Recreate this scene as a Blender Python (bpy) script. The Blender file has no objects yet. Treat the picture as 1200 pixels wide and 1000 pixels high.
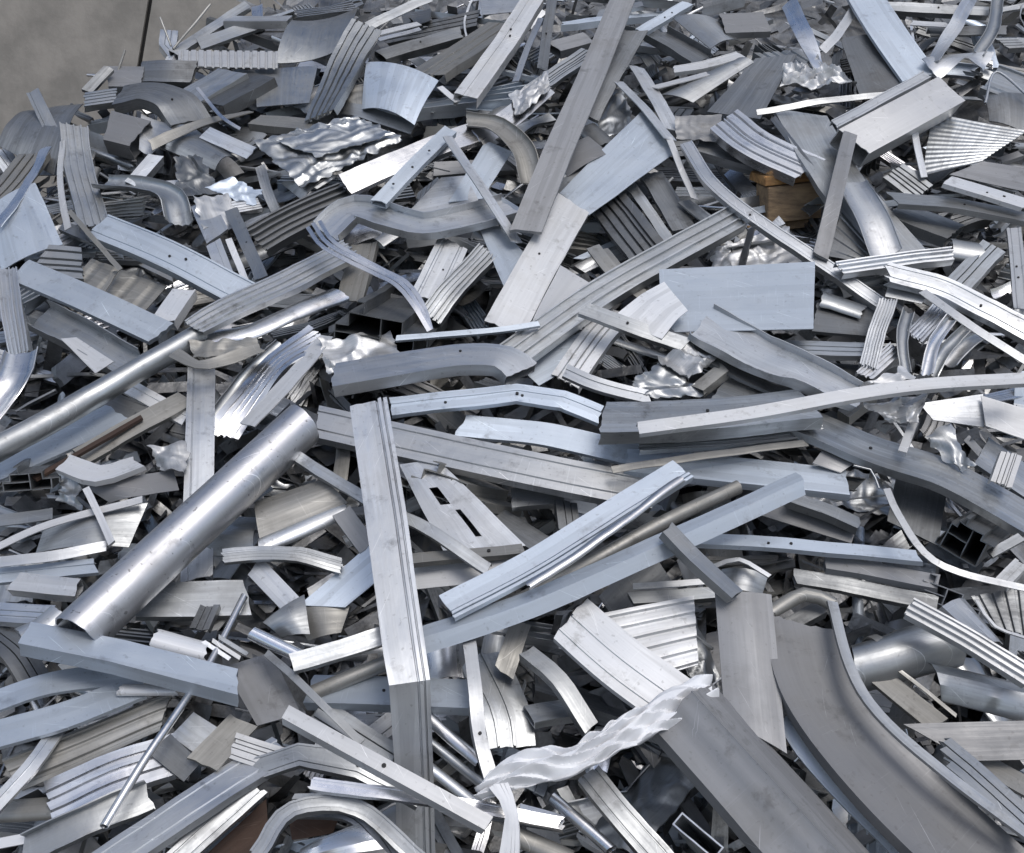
import bpy, math, random
from mathutils import Vector, Matrix, noise
R_ = math.radians
scene = bpy.context.scene
COL = scene.collection

# ------------------------------------------------------------------ camera
F_PX = 1287.0                      # focal length in pixels of a 1200 px wide picture
PITCH = R_(15)
CAM = Vector((0, 0, 1.7))
cd = bpy.data.cameras.new('camera')
cd.lens = 36 * F_PX / 1200; cd.sensor_width = 36; cd.clip_end = 500; cd.clip_start = 0.05
cam = bpy.data.objects.new('camera', cd); COL.objects.link(cam)
cam.location = CAM; cam.rotation_euler = (R_(90) - PITCH, 0, 0)
scene.camera = cam
FW = Vector((0, math.cos(PITCH), -math.sin(PITCH)))
UP = Vector((0, math.sin(PITCH), math.cos(PITCH)))
RT = Vector((1, 0, 0))

# ------------------------------------------------------------------ daylight
SUN_EL, SUN_AZ = 60, 38             # azimuth from -Y (behind the camera), positive = from the right
sun_dir = Vector((math.sin(R_(SUN_AZ)) * math.cos(R_(SUN_EL)), -math.cos(R_(SUN_AZ)) * math.cos(R_(SUN_EL)), math.sin(R_(SUN_EL))))
w = bpy.data.worlds.new('World'); scene.world = w; w.use_nodes = True
nt = w.node_tree; nd = nt.nodes; lk = nt.links
bg = nd['Background']
sky = nd.new('ShaderNodeTexSky'); sky.sky_type = 'NISHITA'; sky.sun_disc = False
sky.sun_elevation = R_(SUN_EL); sky.sun_rotation = math.atan2(sun_dir.x, sun_dir.y)
sky.air_density = 1.0; sky.dust_density = 2.5; sky.ozone_density = 1.2
tc = nd.new('ShaderNodeTexCoord')
cn = nd.new('ShaderNodeTexNoise'); cn.inputs['Scale'].default_value = 2.3; cn.inputs['Detail'].default_value = 5; cn.inputs['Roughness'].default_value = .55
cr = nd.new('ShaderNodeValToRGB'); cr.color_ramp.elements[0].position = .52; cr.color_ramp.elements[1].position = .70
mp = nd.new('ShaderNodeMapping'); mp.inputs['Location'].default_value = (1.7, 0.4, 3.1)
cm = nd.new('ShaderNodeMix'); cm.data_type = 'RGBA'
lk.new(tc.outputs['Generated'], mp.inputs['Vector']); lk.new(mp.outputs[0], cn.inputs['Vector']); lk.new(cn.outputs['Fac'], cr.inputs[0])
lk.new(cr.outputs[0], cm.inputs[0]); lk.new(sky.outputs[0], cm.inputs[6]); cm.inputs[7].default_value = (11.5, 11.7, 12.2, 1)   # thin white cloud in the sky
lk.new(cm.outputs[2], bg.inputs['Color']); bg.inputs['Strength'].default_value = 0.14
ld = bpy.data.lights.new('sun', 'SUN'); ld.energy = 1.35; ld.angle = R_(26); ld.color = (1, .975, .94)
sun = bpy.data.objects.new('sun', ld); COL.objects.link(sun)
sun.rotation_euler = sun_dir.to_track_quat('Z', 'Y').to_euler()
scene.view_settings.view_transform = 'Standard'; scene.view_settings.look = 'None'
scene.view_settings.exposure = 0.0; scene.view_settings.gamma = 1
scene.view_settings.use_curve_mapping = False
scene.cycles.max_bounces = 8; scene.cycles.glossy_bounces = 5; scene.cycles.diffuse_bounces = 3

# ------------------------------------------------------------------ the slope of the heap
SLOPE = R_(30.9)
P0 = Vector((0, 1.644, .495)); NRM = Vector((0, -math.sin(SLOPE), math.cos(SLOPE)))
def pt(u, v, cm=0.0):               # a point `cm` centimetres off the heap's mean slope
    ray = FW + RT * ((u - 600) / F_PX) + UP * ((500 - v) / F_PX)
    return CAM + ray * ((P0 + NRM * (cm / 100) - CAM).dot(NRM) / ray.dot(NRM))
def proj(p):
    q = p - CAM; d = q.dot(FW)
    return (600 + F_PX * q.dot(RT) / d, 500 - F_PX * q.dot(UP) / d)
def pxm(p): return (p - CAM).dot(FW) / F_PX      # metres per pixel there

# ------------------------------------------------------------------ materials
def node(nt, t, **k):
    n = nt.nodes.new(t)
    for a, b in k.items(): setattr(n, a, b)
    return n
def metal(name, col, met, rough, streak=.12, stain=.35, staincol=(.2, .19, .18), bump=.25, grime=.3):
    m = bpy.data.materials.new(name); m.use_nodes = True; nt = m.node_tree; L = nt.links.new
    b = nt.nodes['Principled BSDF']
    uv = node(nt, 'ShaderNodeUVMap', uv_map='uv')
    oc = node(nt, 'ShaderNodeTexCoord'); oi = node(nt, 'ShaderNodeObjectInfo')
    off = node(nt, 'ShaderNodeVectorMath', operation='SCALE'); off.inputs[0].default_value = (13, 7, 5); L(oi.outputs['Random'], off.inputs['Scale'])
    def mapped(src, sc):
        a = node(nt, 'ShaderNodeVectorMath', operation='MULTIPLY_ADD'); L(src, a.inputs[0]); a.inputs[1].default_value = sc; L(off.outputs[0], a.inputs[2]); return a.outputs[0]
    def nz(vec, detail=3, r=.55):
        n = node(nt, 'ShaderNodeTexNoise'); n.inputs['Scale'].default_value = 1; n.inputs['Detail'].default_value = detail; n.inputs['Roughness'].default_value = r; L(vec, n.inputs['Vector']); return n.outputs['Fac']
    def ramp(f, a, c, lo=0, hi=1):
        r = node(nt, 'ShaderNodeMapRange'); r.inputs[1].default_value = a; r.inputs[2].default_value = c; r.inputs[3].default_value = lo; r.inputs[4].default_value = hi; L(f, r.inputs[0]); return r.outputs[0]
    def mix(fac, A, B, t='MIX'):
        x = node(nt, 'ShaderNodeMix', data_type='RGBA', blend_type=t)
        for s, val in ((0, fac), (6, A), (7, B)):
            if hasattr(val, 'type'): L(val, x.inputs[s])
            else: x.inputs[s].default_value = val if s == 0 else (*val, 1)
        return x.outputs[2]
    st = nz(mapped(uv.outputs[0], (150, 5, 1)), 4, .65)        # drawn-out streaks along the extrusion
    pa = nz(mapped(oc.outputs['Object'], (7, 7, 7)), 6, .62)   # stains and oxide
    sp = nz(mapped(oc.outputs['Object'], (90, 90, 90)), 2, .5) # specks
    sc = nz(mapped(uv.outputs[0], (9, 210, 1)), 3, .6)         # cross scuffs
    lum = node(nt, 'ShaderNodeMapRange'); L(oi.outputs['Random'], lum.inputs[0]); lum.inputs[3].default_value = .68; lum.inputs[4].default_value = 1.12
    c1 = mix(1.0, col, (1, 1, 1), 'MULTIPLY')
    vm = node(nt, 'ShaderNodeVectorMath', operation='SCALE'); L(c1, vm.inputs[0]); L(lum.outputs[0], vm.inputs['Scale'])
    c = mix(ramp(st, .35, .7, 0, streak * 2), vm.outputs[0], tuple(x * .55 for x in col))
    c = mix(ramp(pa, .5, .68, 0, stain), c, staincol)
    c = mix(ramp(sc, .62, .72, 0, .35), c, tuple(min(1, x * 1.15) for x in col))
    rot = node(nt, 'ShaderNodeVectorRotate'); rot.inputs['Angle'].default_value = .5; L(uv.outputs[0], rot.inputs['Vector']); rot.inputs['Axis'].default_value = (0, 0, 1)
    sr = nz(mapped(rot.outputs[0], (420, 6, 1)), 2, .5)        # long fine scratches
    c = mix(ramp(sr, .70, .73, 0, .6), c, tuple(min(1, x * 1.5 + .06) for x in col))
    ba = nz(mapped(uv.outputs[0], (38, 1.2, 1)), 2, .5)        # die lines: broad bands of another tone
    c = mix(ramp(ba, .52, .56, 0, .28 + streak * .5), c, tuple(x * .6 for x in col))
    gr = nz(mapped(oc.outputs['Object'], (17, 17, 17)), 5, .7) # dirty smears
    c = mix(ramp(gr, .58, .70, 0, .5), c, tuple(x * .5 for x in staincol))
    c = mix(ramp(sp, .66, .74, 0, grime), c, (.07, .065, .06))
    L(c, b.inputs['Base Color'])
    b.inputs['Metallic'].default_value = met
    ra = node(nt, 'ShaderNodeMath', operation='ADD'); L(ramp(pa, .35, .7, -.06, .16), ra.inputs[0]); L(ramp(st, .3, .7, rough - .07, rough + .08), ra.inputs[1]); ra.use_clamp = True
    L(ra.outputs[0], b.inputs['Roughness'])
    dn = nz(mapped(oc.outputs['Object'], (22, 22, 22)), 4, .6)
    a1 = node(nt, 'ShaderNodeMath', operation='MULTIPLY_ADD'); L(st, a1.inputs[0]); a1.inputs[1].default_value = .12; 
    a0 = node(nt, 'ShaderNodeMath', operation='MULTIPLY'); L(dn, a0.inputs[0]); a0.inputs[1].default_value = 1.0; L(a0.outputs[0], a1.inputs[2])
    bp = node(nt, 'ShaderNodeBump'); bp.inputs['Strength'].default_value = bump; bp.inputs['Distance'].default_value = .006
    L(a1.outputs[0], bp.inputs['Height']); L(bp.outputs[0], b.inputs['Normal'])
    return m
M = {
 'W': metal('aluminium_white_coated', (.64, .65, .66), .4, .42, .12, .35, (.42, .41, .38), .06, .3),
 'L': metal('aluminium_light', (.64, .66, .68), .9, .40, .2, .4, (.36, .36, .37), .10),
 'B': metal('aluminium_satin_anodised', (.54, .60, .67), .6, .46, .07, .22, (.42, .44, .48), .12, .25),
 'M': metal('aluminium_mill', (.45, .468, .48), .95, .40, .3, .5, (.24, .24, .24), .12),
 'G': metal('grey_coated_aluminium', (.25, .254, .262), .3, .45, .1, .4, (.17, .167, .16), .05),
 'D': metal('aluminium_dull_dark', (.245, .255, .263), .85, .43, .3, .55, (.11, .108, .105), .16),
 'S': metal('aluminium_bright', (.78, .79, .81), 1.0, .27, .2, .35, (.42, .42, .42), .10, .2),
 'O': metal('aluminium_oxidised', (.35, .345, .325), .7, .50, .3, .5, (.22, .21, .19), .12),
 'C': metal('aluminium_crushed_satin', (.55, .56, .57), .8, .50, .25, .5, (.25, .25, .25), .12),
 'P': metal('silver_pipe', (.66, .67, .70), .95, .41, .05, .5, (.33, .33, .34), .05, .6),
 'R': metal('rusty_steel', (.065, .04, .03), .1, .8, .1, .5, (.10, .055, .035), .5),
}
def simple(name, col, rough=.7, scale=6, c2=None, bump=.3, metallic=0, stretch=(1, 1, 1)):
    m = bpy.data.materials.new(name); m.use_nodes = True; nt = m.node_tree; L = nt.links.new; b = nt.nodes['Principled BSDF']
    t = node(nt, 'ShaderNodeTexCoord'); mp = node(nt, 'ShaderNodeMapping'); mp.inputs['Scale'].default_value = stretch
    n = node(nt, 'ShaderNodeTexNoise'); n.inputs['Scale'].default_value = scale; n.inputs['Detail'].default_value = 8; n.inputs['Roughness'].default_value = .65
    r = node(nt, 'ShaderNodeValToRGB'); r.color_ramp.elements[0].position = .38; r.color_ramp.elements[1].position = .62
    r.color_ramp.elements[0].color = (*(c2 or tuple(x * .5 for x in col)), 1); r.color_ramp.elements[1].color = (*col, 1)
    L(t.outputs['Object'], mp.inputs[0]); L(mp.outputs[0], n.inputs['Vector']); L(n.outputs['Fac'], r.inputs[0]); L(r.outputs[0], b.inputs['Base Color'])
    b.inputs['Roughness'].default_value = rough; b.inputs['Metallic'].default_value = metallic
    bp = node(nt, 'ShaderNodeBump'); bp.inputs['Strength'].default_value = bump; bp.inputs['Distance'].default_value = .01; L(n.outputs['Fac'], bp.inputs['Height']); L(bp.outputs[0], b.inputs['Normal'])
    return m
CONCRETE = simple('concrete', (.35, .325, .29), .9, 4.5, (.25, .235, .21), .5)
GROUND = simple('yard_ground', (.16, .15, .14), .95, 3, (.09, .085, .08), .6)
WOOD = simple('pallet_wood', (.55, .31, .12), .8, 9, (.26, .14, .06), .4, 0, (1, 6, 6))
WOODG = simple('weathered_wood', (.38, .27, .16), .8, 9, (.2, .14, .09), .4, 0, (1, 6, 6))
RUBBER_AND_HOLE = simple('black_rubber_and_hole_dark', (.012, .012, .013), .6, 30, (.006, .006, .006), .2)  # gasket rubber, also the painted dark of drilled holes
DARKJ = simple('joint_sealant', (.02, .02, .02), .9, 10)
DEBRIS = metal('crushed_scrap', (.3, .305, .31), .85, .42, .25, .8, (.05, .048, .046), .6)
FILM = simple('white_plastic_film', (.78, .79, .80), .6, 9, (.66, .67, .69), .06)
M['F'] = FILM; M['K'] = RUBBER_AND_HOLE

# ------------------------------------------------------------------ sections: lists of (polyline, closed), unit = metres
def sec(kind, w, d, rnd):
    h = w / 2
    if kind == 'flat': return [([(-h, 0), (h, 0)], 0)], .003
    if kind == 'bar': return [([(-h, 0), (h, 0)], 0)], max(.006, d)
    if kind == 'chan':
        q = rnd.random(); g = max(.0015, w * .03)
        if q < .3: p = [(-h, -d), (-h, 0), (h, 0), (h, -d)]
        elif q < .6: p = [(-h, -d), (-h, g), (-h + g, g), (-h + g, 0), (h * .5, 0), (h * .55, -g), (h * .62, -g), (h * .66, 0), (h - g, 0), (h - g, g), (h, g), (h, -d)]
        elif q < .8: p = [(-h + w * .12, -d), (-h, -d), (-h, 0), (-h * .3, 0), (-h * .25, -g * 1.5), (h, -g * 1.5), (h, -d)]
        else: p = [(-h, -d), (-h, 0), (-h * .7, 0), (-h * .65, -g), (-h * .5, -g), (-h * .45, 0), (h * .45, 0), (h * .5, -g), (h * .65, -g), (h * .7, 0), (h, 0), (h, -d)]
        return [(p, 0)], .0024
    if kind == 'fins':
        n = rnd.choice((3, 4, 5, 6)); t = max(.0022, w * .035); p = [(-h, -d), (-h, d * .3), (-h + t, d * .3), (-h + t, 0)]
        for i in range(1, n):
            x = -h + w * i / n; f = d * (.25 + .3 * rnd.random()); p += [(x - t / 2, 0), (x - t / 2, f), (x + t / 2, f), (x + t / 2, 0)]
        return [(p + [(h - t, 0), (h - t, d * .3), (h, d * .3), (h, -d)], 0)], .0016
    if kind == 'plain': return [([(-h, -d), (-h, 0), (h, 0), (h, -d)], 0)], .0024
    if kind == 'beam':
        s = w * .05; return [([(-h, -d), (-h, 0)] + [(-h + w * i / 12, -s * math.sin(math.pi * i / 12) ** .7 * (1.3 - i / 14)) for i in range(1, 12)] + [(h, 0), (h, -d)], 0)], .003
        return [([(-h, -d), (-h, 0), (-h * .62, 0), (-h * .58, -s), (-h * .1, -s), (-h * .04, 0), (h * .5, 0), (h * .53, -s * .4), (h * .9, -s * .4), (h * .93, 0), (h, 0), (h, -d)], 0)], .003
    if kind == 'ridge':
        s = w * .02; return [([(-h, -d), (-h * .03, 0), (0, s * .9), (h * .03, 0), (h * .42, -d * .42), (h * .45, -d * .42 - s), (h, -d), (h, -d * 1.6)], 0)], .003
    if kind == 'chanup': return [([(-h, d), (-h, 0), (h, 0), (h, d)], 0)], .0024
    if kind == 'angle': return [([(-h, -d), (0, 0), (h, -d)], 0)], .003
    if kind == 'zed': return [([(-h, -d), (-h * .2, -d), (-h * .2, 0), (h, 0), (h, -d * .25)], 0)], .0024
    if kind == 'box': return [([(-h, -d), (-h, 0), (h, 0), (h, -d)], 1)], .0026
    if kind in ('pipe', 'rod'):
        n = 32 if w > .03 else 14
        return [([(h * math.cos(-2 * math.pi * i / n), -h + h * math.sin(-2 * math.pi * i / n)) for i in range(n)], 1)], (.0035 if w > .02 else .0015)
    if kind == 'half': return [([(-h * math.cos(math.pi * i / 12), -d + d * math.sin(math.pi * i / 12)) for i in range(13)], 0)], .0024
    if kind == 'trough': return [([(-h * math.cos(math.pi * i / 12), d - d * math.sin(math.pi * i / 12)) for i in range(13)], 0)], .0024
    if kind == 'rib':
        n = max(3, int(3 + rnd.random() * 3)); g = w * .045; dd = min(.008, w * .09); p = [(-h, -d), (-h, 0)]
        for i in range(1, n):
            x = -h + w * i / n + rnd.uniform(-.06, .06) * w
            p += [(x - g, 0), (x - g * .6, -dd), (x + g * .6, -dd), (x + g, 0)]
        return [(p + [(h, 0), (h, -d)], 0)], .0024
    if kind == 'tall':
        dd = w * .07; p = [(-h, -d), (-h, 0), (h * .36, 0), (h * .4, -dd), (h * .52, -dd), (h * .56, dd * .7), (h * .68, dd * .7), (h * .72, -dd), (h * .82, -dd), (h * .86, dd * .4), (h, dd * .4), (h, -d)]
        return [(p, 0)], .0026
    if kind == 'tallr':
        (p, _), = sec('tall', w, d, rnd)[0]
        return [([(-x, y) for x, y in p][::-1], 0)], .0026
    if kind == 'two':      # broad panel with two double grooves
        g = w * .02; p = [(-h, -d), (-h, 0)]
        for x in (-h * .15, h * .55):
            p += [(x - g, 0), (x - g, -.006), (x + g, -.006), (x + g, .003), (x + 2 * g, .003), (x + 2.2 * g, 0)]
        return [(p + [(h, 0), (h, -d)], 0)], .0024
    if kind == 'corr':
        n = max(3, int(w / max(d, .006) / 3)); p = []
        for i in range(n):
            x = -h + w * i / n; s = w / n
            p += [(x, 0), (x + s * .35, 0), (x + s * .5, -d), (x + s * .85, -d)]
        return [(p + [(h, 0)], 0)], .0016
    if kind == 'win':      # multi-chamber frame extrusion, open at the ends
        a = w * .16
        return [([(-h, -d), (-h, -a), (-h + a, -a), (-h + a, 0), (h - a, 0), (h - a, -a), (h, -a), (h, -d)], 1), ([(-h * .15, -d), (-h * .15, 0)], 0), ([(-h * .15, -d * .5), (h, -d * .5)], 0),
                ([(-h, -a), (-h * 1.35, -a), (-h * 1.35, -a * 1.8)], 0), ([(h * .3, 0), (h * .3, a), (h * .5, a)], 0), ([(h, -d), (h * 1.3, -d), (h * 1.3, -d * .8)], 0)], .0022
    raise ValueError(kind)
def subdiv(pts, closed, step):
    out = []; n = len(pts)
    for i in range(n if closed else n - 1):
        a, b = pts[i], pts[(i + 1) % n]; k = max(1, int(math.hypot(b[0] - a[0], b[1] - a[1]) / step))
        out += [(a[0] + (b[0] - a[0]) * j / k, a[1] + (b[1] - a[1]) * j / k) for j in range(k)]
    if not closed: out.append(pts[-1])
    return out
def offsets(pts, closed, t):
    n = len(pts); A, B = [], []
    for i, p in enumerate(pts):
        a = pts[i - 1] if (i or closed) else p; c = pts[(i + 1) % n] if (i < n - 1 or closed) else p
        d1 = Vector((p[0] - a[0], p[1] - a[1])); d2 = Vector((c[0] - p[0], c[1] - p[1]))
        if d1.length < 1e-9: d1 = d2
        if d2.length < 1e-9: d2 = d1
        d1.normalize(); d2.normalize(); n1 = Vector((-d1.y, d1.x)); n2 = Vector((-d2.y, d2.x))
        m = n1 + n2
        m = m / max(m.length_squared, .6) * 2 if m.length > 1e-6 else n1
        A.append((p[0] + m.x * t / 2, p[1] + m.y * t / 2)); B.append((p[0] - m.x * t / 2, p[1] - m.y * t / 2))
    return A, B
def polyline(P, step):
    out = []
    for a, b in zip(P, P[1:]):
        k = max(2, int((Vector(b[:3]) - Vector(a[:3])).length / step)); out += [a.lerp(b, j / k) for j in range(k)]
    out.append(P[-1]); return out
def catmull(P, step):
    if len(P) == 2: Q = [P[0], P[0].lerp(P[1], .5), P[1]]
    else: Q = P
    E = [Q[0] * 2 - Q[1]] + list(Q) + [Q[-1] * 2 - Q[-2]]; out = []
    for i in range(1, len(E) - 2):
        p0, p1, p2, p3 = E[i - 1:i + 3]; k = max(1, int((Vector(p2[:3]) - Vector(p1[:3])).length / step))
        for j in range(k):
            t = j / k; out.append(.5 * ((2 * p1) + (p2 - p0) * t + (2 * p0 - 5 * p1 + 4 * p2 - p3) * t * t + (3 * p1 - p0 - 3 * p2 + p3) * t ** 3))
    out.append(E[-2]); return out
def finish(name, verts, faces, uvs, mat, org, sharp=28, flat=False, parent=None):
    me = bpy.data.meshes.new(name); me.from_pydata([v - org for v in verts], [], faces); me.update()
    ul = me.uv_layers.new(name='uv')
    for l in me.loops: ul.data[l.index].uv = uvs[l.vertex_index]
    me.materials.append(mat)
    for p in me.polygons: p.use_smooth = not flat
    if not flat: me.set_sharp_from_angle(angle=R_(sharp))
    o = bpy.data.objects.new(name, me); COL.objects.link(o)
    if parent: o.parent = parent; o.location = org - parent.location
    else: o.location = org
    return o
def dent(p, amp, seed, f=9.0):
    if amp <= 0: return Vector((0, 0, 0))
    s = Vector((seed * 3.1, seed * 1.7, seed * .9))
    a = noise.noise_vector(p * f + s) * amp + noise.noise_vector(p * f * 3.3 + s) * amp * .35
    return a + noise.noise_vector(p * 2.2 + s) * amp * 1.6
def sweep(name, path, wm, kind, mat, d=None, rolls=0, amp=.0015, seed=1, skew=(0, 0), tear=0, taper=None, parent=None, nrm=None, crush=0, kink=False, wave=1.0):
    """path: world points; rolls: degrees (one or per point); wm: width in metres (one or per point)"""
    rnd = random.Random(seed); k = len(path)
    ro = rolls if isinstance(rolls, (list, tuple)) else [rolls] * k
    wd = wm if isinstance(wm, (list, tuple)) else [wm] * k
    ctrl = [Vector((*p, 0)).to_4d() if 0 else Vector((p.x, p.y, p.z, ro[i])) for i, p in enumerate(path)]
    wc = [Vector((p.x, p.y, p.z, wd[i])) for i, p in enumerate(path)]
    tot = sum((path[i + 1] - path[i]).length for i in range(k - 1)); step = max(.021, tot / 60)
    fn = polyline if kink else catmull
    C = fn(ctrl, step); Wc = fn(wc, step); n = len(C)
    P = [Vector(c[:3]) for c in C]; rl = [c[3] for c in C]; ww = [max(.3 * min(wd), c[3]) for c in Wc]
    w0 = max(wd); d = d if d is not None else w0 * .35
    S, th = sec(kind, w0, d, rnd)
    verts, faces, uvs = [], [], []; s_acc = 0; frames = []
    for i in range(n):
        T = (P[min(i + 1, n - 1)] - P[max(i - 1, 0)]).normalized(); N = nrm or NRM
        N = (N - T * N.dot(T)); N = N.normalized() if N.length > .15 else (UP - T * UP.dot(T)).normalized()
        N = Matrix.Rotation(R_(rl[i]), 3, T) @ N; B = T.cross(N).normalized()
        if i: s_acc += (P[i] - P[i - 1]).length
        frames.append((P[i], T, N, B, s_acc, ww[i] / w0))
    for pts, closed in S:
        q = subdiv(pts, closed, max(.012, w0 / 9)); A, Bo = offsets(q, closed, th); m = len(q); base = len(verts)
        jit = [(rnd.uniform(-tear, tear), rnd.uniform(-tear, tear)) for _ in range(m)]
        for i, (p, T, N, B, s, f) in enumerate(frames):
            cz = 1 - crush * (noise.noise(Vector((s * 5, seed, 0))) + .4) if crush else 1
            dn = []
            for j in range(m):
                c = p + B * (q[j][0] * f) + N * (q[j][1] * f * cz); ed = abs(q[j][0]) / (w0 / 2) + abs(q[j][1]) / max(d, .01)
                dn.append(dent(c, amp * (.5 + .45 * ed * wave), seed))
            for src in (A, Bo):
                for j in range(m):
                    a, b_ = src[j]; e = 0
                    if i == 0: e = skew[0] * a + jit[j][0]
                    elif i == n - 1: e = skew[1] * a + jit[j][1]
                    v = p + B * ((a - q[j][0]) + q[j][0] * f) + N * ((b_ - q[j][1]) + q[j][1] * f * cz) + T * e
                    verts.append(v + dn[j]); uvs.append((q[j][0] + q[j][1] * .7, s))
        W2 = 2 * m; mm = m if closed else m - 1
        for i in range(n - 1):
            r0 = base + i * W2; r1 = r0 + W2
            for j in range(mm):
                jj = (j + 1) % m
                faces.append((r0 + j, r0 + jj, r1 + jj, r1 + j)); faces.append((r0 + m + jj, r0 + m + j, r1 + m + j, r1 + m + jj))
            if not closed:
                faces.append((r0 + m, r0, r1, r1 + m)); faces.append((r0 + m - 1, r0 + W2 - 1, r1 + W2 - 1, r1 + m - 1))
        for r0, fl in ((base, 0), (base + (n - 1) * W2, 1)):
            for j in range(mm):
                jj = (j + 1) % m; f_ = (r0 + j, r0 + m + j, r0 + m + jj, r0 + jj)
                faces.append(f_[::-1] if fl else f_)
    org = P[n // 2].copy()
    return finish(name, verts, faces, uvs, mat, org, parent=parent)
def tri(t): return abs((t % 1) - .5) * 2
def plate(name, c, mat, amp=.002, seed=1, bulge=(0, 0), fold=None, crump=0, th=.0025, holes=(), corr=None, tear=0, parent=None):
    """c: four world corners in order; bulge along u, v in metres; fold (u, degrees-ish height); crump ridged crumple"""
    rnd = random.Random(seed); a, b, c_, d = c
    Lu = max((b - a).length, (c_ - d).length); Lv = max((d - a).length, (c_ - b).length)
    st = .0065 if crump else .02
    nu = min(60, max(4, int(Lu / st))); nv = min(60, max(4, int(Lv / st)))
    if corr:
        if corr[2]: nv = int(corr[0] * 10)
        else: nu = int(corr[0] * 10)
    if holes: nu, nv = 30, 12
    N = (b - a).cross(d - a); N = -N if N.dot(CAM - a) < 0 else N; N.normalize(); grid = []
    s = Vector((seed * 2.3, seed * 1.1, seed * .7)); edge = {}
    for j in range(nv + 1):
        for i in range(nu + 1):
            u, v = i / nu, j / nv; tu = tv = 0
            if tear:
                if i in (0, nu): tu = noise.noise(Vector((v * Lv * 40, seed, i))) * tear + noise.noise(Vector((v * Lv * 130, seed, i))) * tear * .4
                if j in (0, nv): tv = noise.noise(Vector((u * Lu * 40, seed, j + 7))) * tear
            p = a.lerp(b, u).lerp(d.lerp(c_, u), v) + (b - a).normalized() * tu + (d - a).normalized() * tv
            h = bulge[0] * (1 - (2 * u - 1) ** 2) + bulge[1] * (1 - (2 * v - 1) ** 2)
            if fold: h += -abs(u - fold[0]) * fold[1]
            if corr:
                x = ((v if corr[2] else u) * corr[0]) % 1; h += corr[1] * (min(1, max(0, (abs(x - .5) - .12) * 12)) if not corr[3] else .5 + .5 * math.cos(x * 2 * math.pi))
            if crump:
                U_, V_ = u * Lu, v * Lv; q = Vector((U_ * 9 + V_ * 4, V_ * 26 - U_ * 5, seed * 3.7)); q2 = Vector((U_ * 30 - V_ * 22, V_ * 34 + U_ * 12, seed))
                wn = noise.noise(Vector((U_ * 8, V_ * 8, seed))) * 1.7; wm_ = noise.noise(Vector((U_ * 14, V_ * 14, seed + 9))) * 1.5
                h += (1.1 * tri(U_ * 3 + V_ * 8 + wn) + .6 * tri(V_ * 9 - U_ * 10 + wm_) + .15 * tri(U_ * 17 + V_ * 6 + wm_ + wn)) * crump
                p = p + noise.noise_vector(q * .5) * crump * .6
            grid.append(p + N * h + dent(p, amp, seed, 6))
    verts = [g + N * th / 2 for g in grid] + [g - N * th / 2 for g in grid]; K = len(grid); W1 = nu + 1
    uvs = [((k % W1) / nu * Lu, (k // W1) / nv * Lv) for k in range(K)] * 2
    if Lu > Lv: uvs = [(y, x) for x, y in uvs]
    cell = {}
    for j in range(nv):
        for i in range(nu):
            cell[i, j] = not any(x0 <= (i + .5) / nu <= x1 and y0 <= (j + .5) / nv <= y1 for x0, x1, y0, y1 in holes)
    faces = []; up = ((grid[1] - grid[0]).cross(grid[W1] - grid[0])).dot(N) > 0
    def add(f): faces.append(f if up else f[::-1])
    for (i, j), on in cell.items():
        if not on: continue
        k = j * W1 + i; q = (k, k + 1, k + W1 + 1, k + W1)
        add(q); add(tuple(x + K for x in q[::-1]))
        for di, dj, (x, y) in ((0, -1, (0, 1)), (1, 0, (1, 2)), (0, 1, (2, 3)), (-1, 0, (3, 0))):
            if not cell.get((i + di, j + dj)): add((q[y], q[x], q[x] + K, q[y] + K))
    return finish(name, verts, faces, uvs, mat, grid[K // 2].copy(), sharp=(40 if crump else 28), parent=parent)

# ------------------------------------------------------------------ bookkeeping
THINGS = []      # dicts: obj, noun, fin, lab, lm, hero
NAMES = {'fins': 'finned_profile', 'plain': 'channel_profile', 'beam': 'channel_profile', 'ridge': 'angle_profile', 'flat': 'metal_strip', 'bar': 'flat_bar', 'chan': 'channel_profile', 'chanup': 'channel_profile', 'angle': 'angle_profile', 'zed': 'stepped_profile', 'box': 'box_tube', 'pipe': 'metal_pipe', 'rod': 'metal_rod',
         'half': 'curved_profile', 'trough': 'trough_profile', 'rib': 'ribbed_profile', 'tall': 'ridged_profile', 'tallr': 'ridged_profile', 'two': 'grooved_panel', 'corr': 'corrugated_sheet', 'win': 'frame_profile', 'plate': 'sheet_offcut', 'crump': 'crumpled_sheet'}
def hole_discs(o, p, T, roll, w, rnd, kind):
    """flat black discs, coloured like the shaded inside of drilled holes, set where the piece is"""
    N = (NRM - T * NRM.dot(T))
    if N.length < .3: return
    N = Matrix.Rotation(R_(roll), 3, T) @ N.normalized(); B = T.cross(N); n = 10
    for k in range(rnd.choice((1, 1, 2))):
        c = p + T * (k * .045) + B * w * rnd.uniform(-.25, .25) + N * .0015; r_ = rnd.uniform(.0025, .004)
        vs = [c + T * (r_ * math.cos(2 * math.pi * i / n)) + B * (r_ * math.sin(2 * math.pi * i / n)) + N * q * .0022 for q in (-1, 1) for i in range(n)]
        finish('screw', vs, [tuple(range(n, 2 * n))[::-1]] + [(i, i + n, (i + 1) % n + n, (i + 1) % n) for i in range(n)], [(0, 0)] * (2 * n), RUBBER_AND_HOLE, c, parent=o)
CAT = {'flat': 'strip', 'bar': 'bar', 'pipe': 'pipe', 'rod': 'rod', 'box': 'tube', 'plate': 'sheet', 'crump': 'sheet', 'corr': 'sheet', 'two': 'panel'}
_seed = [100]
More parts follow.
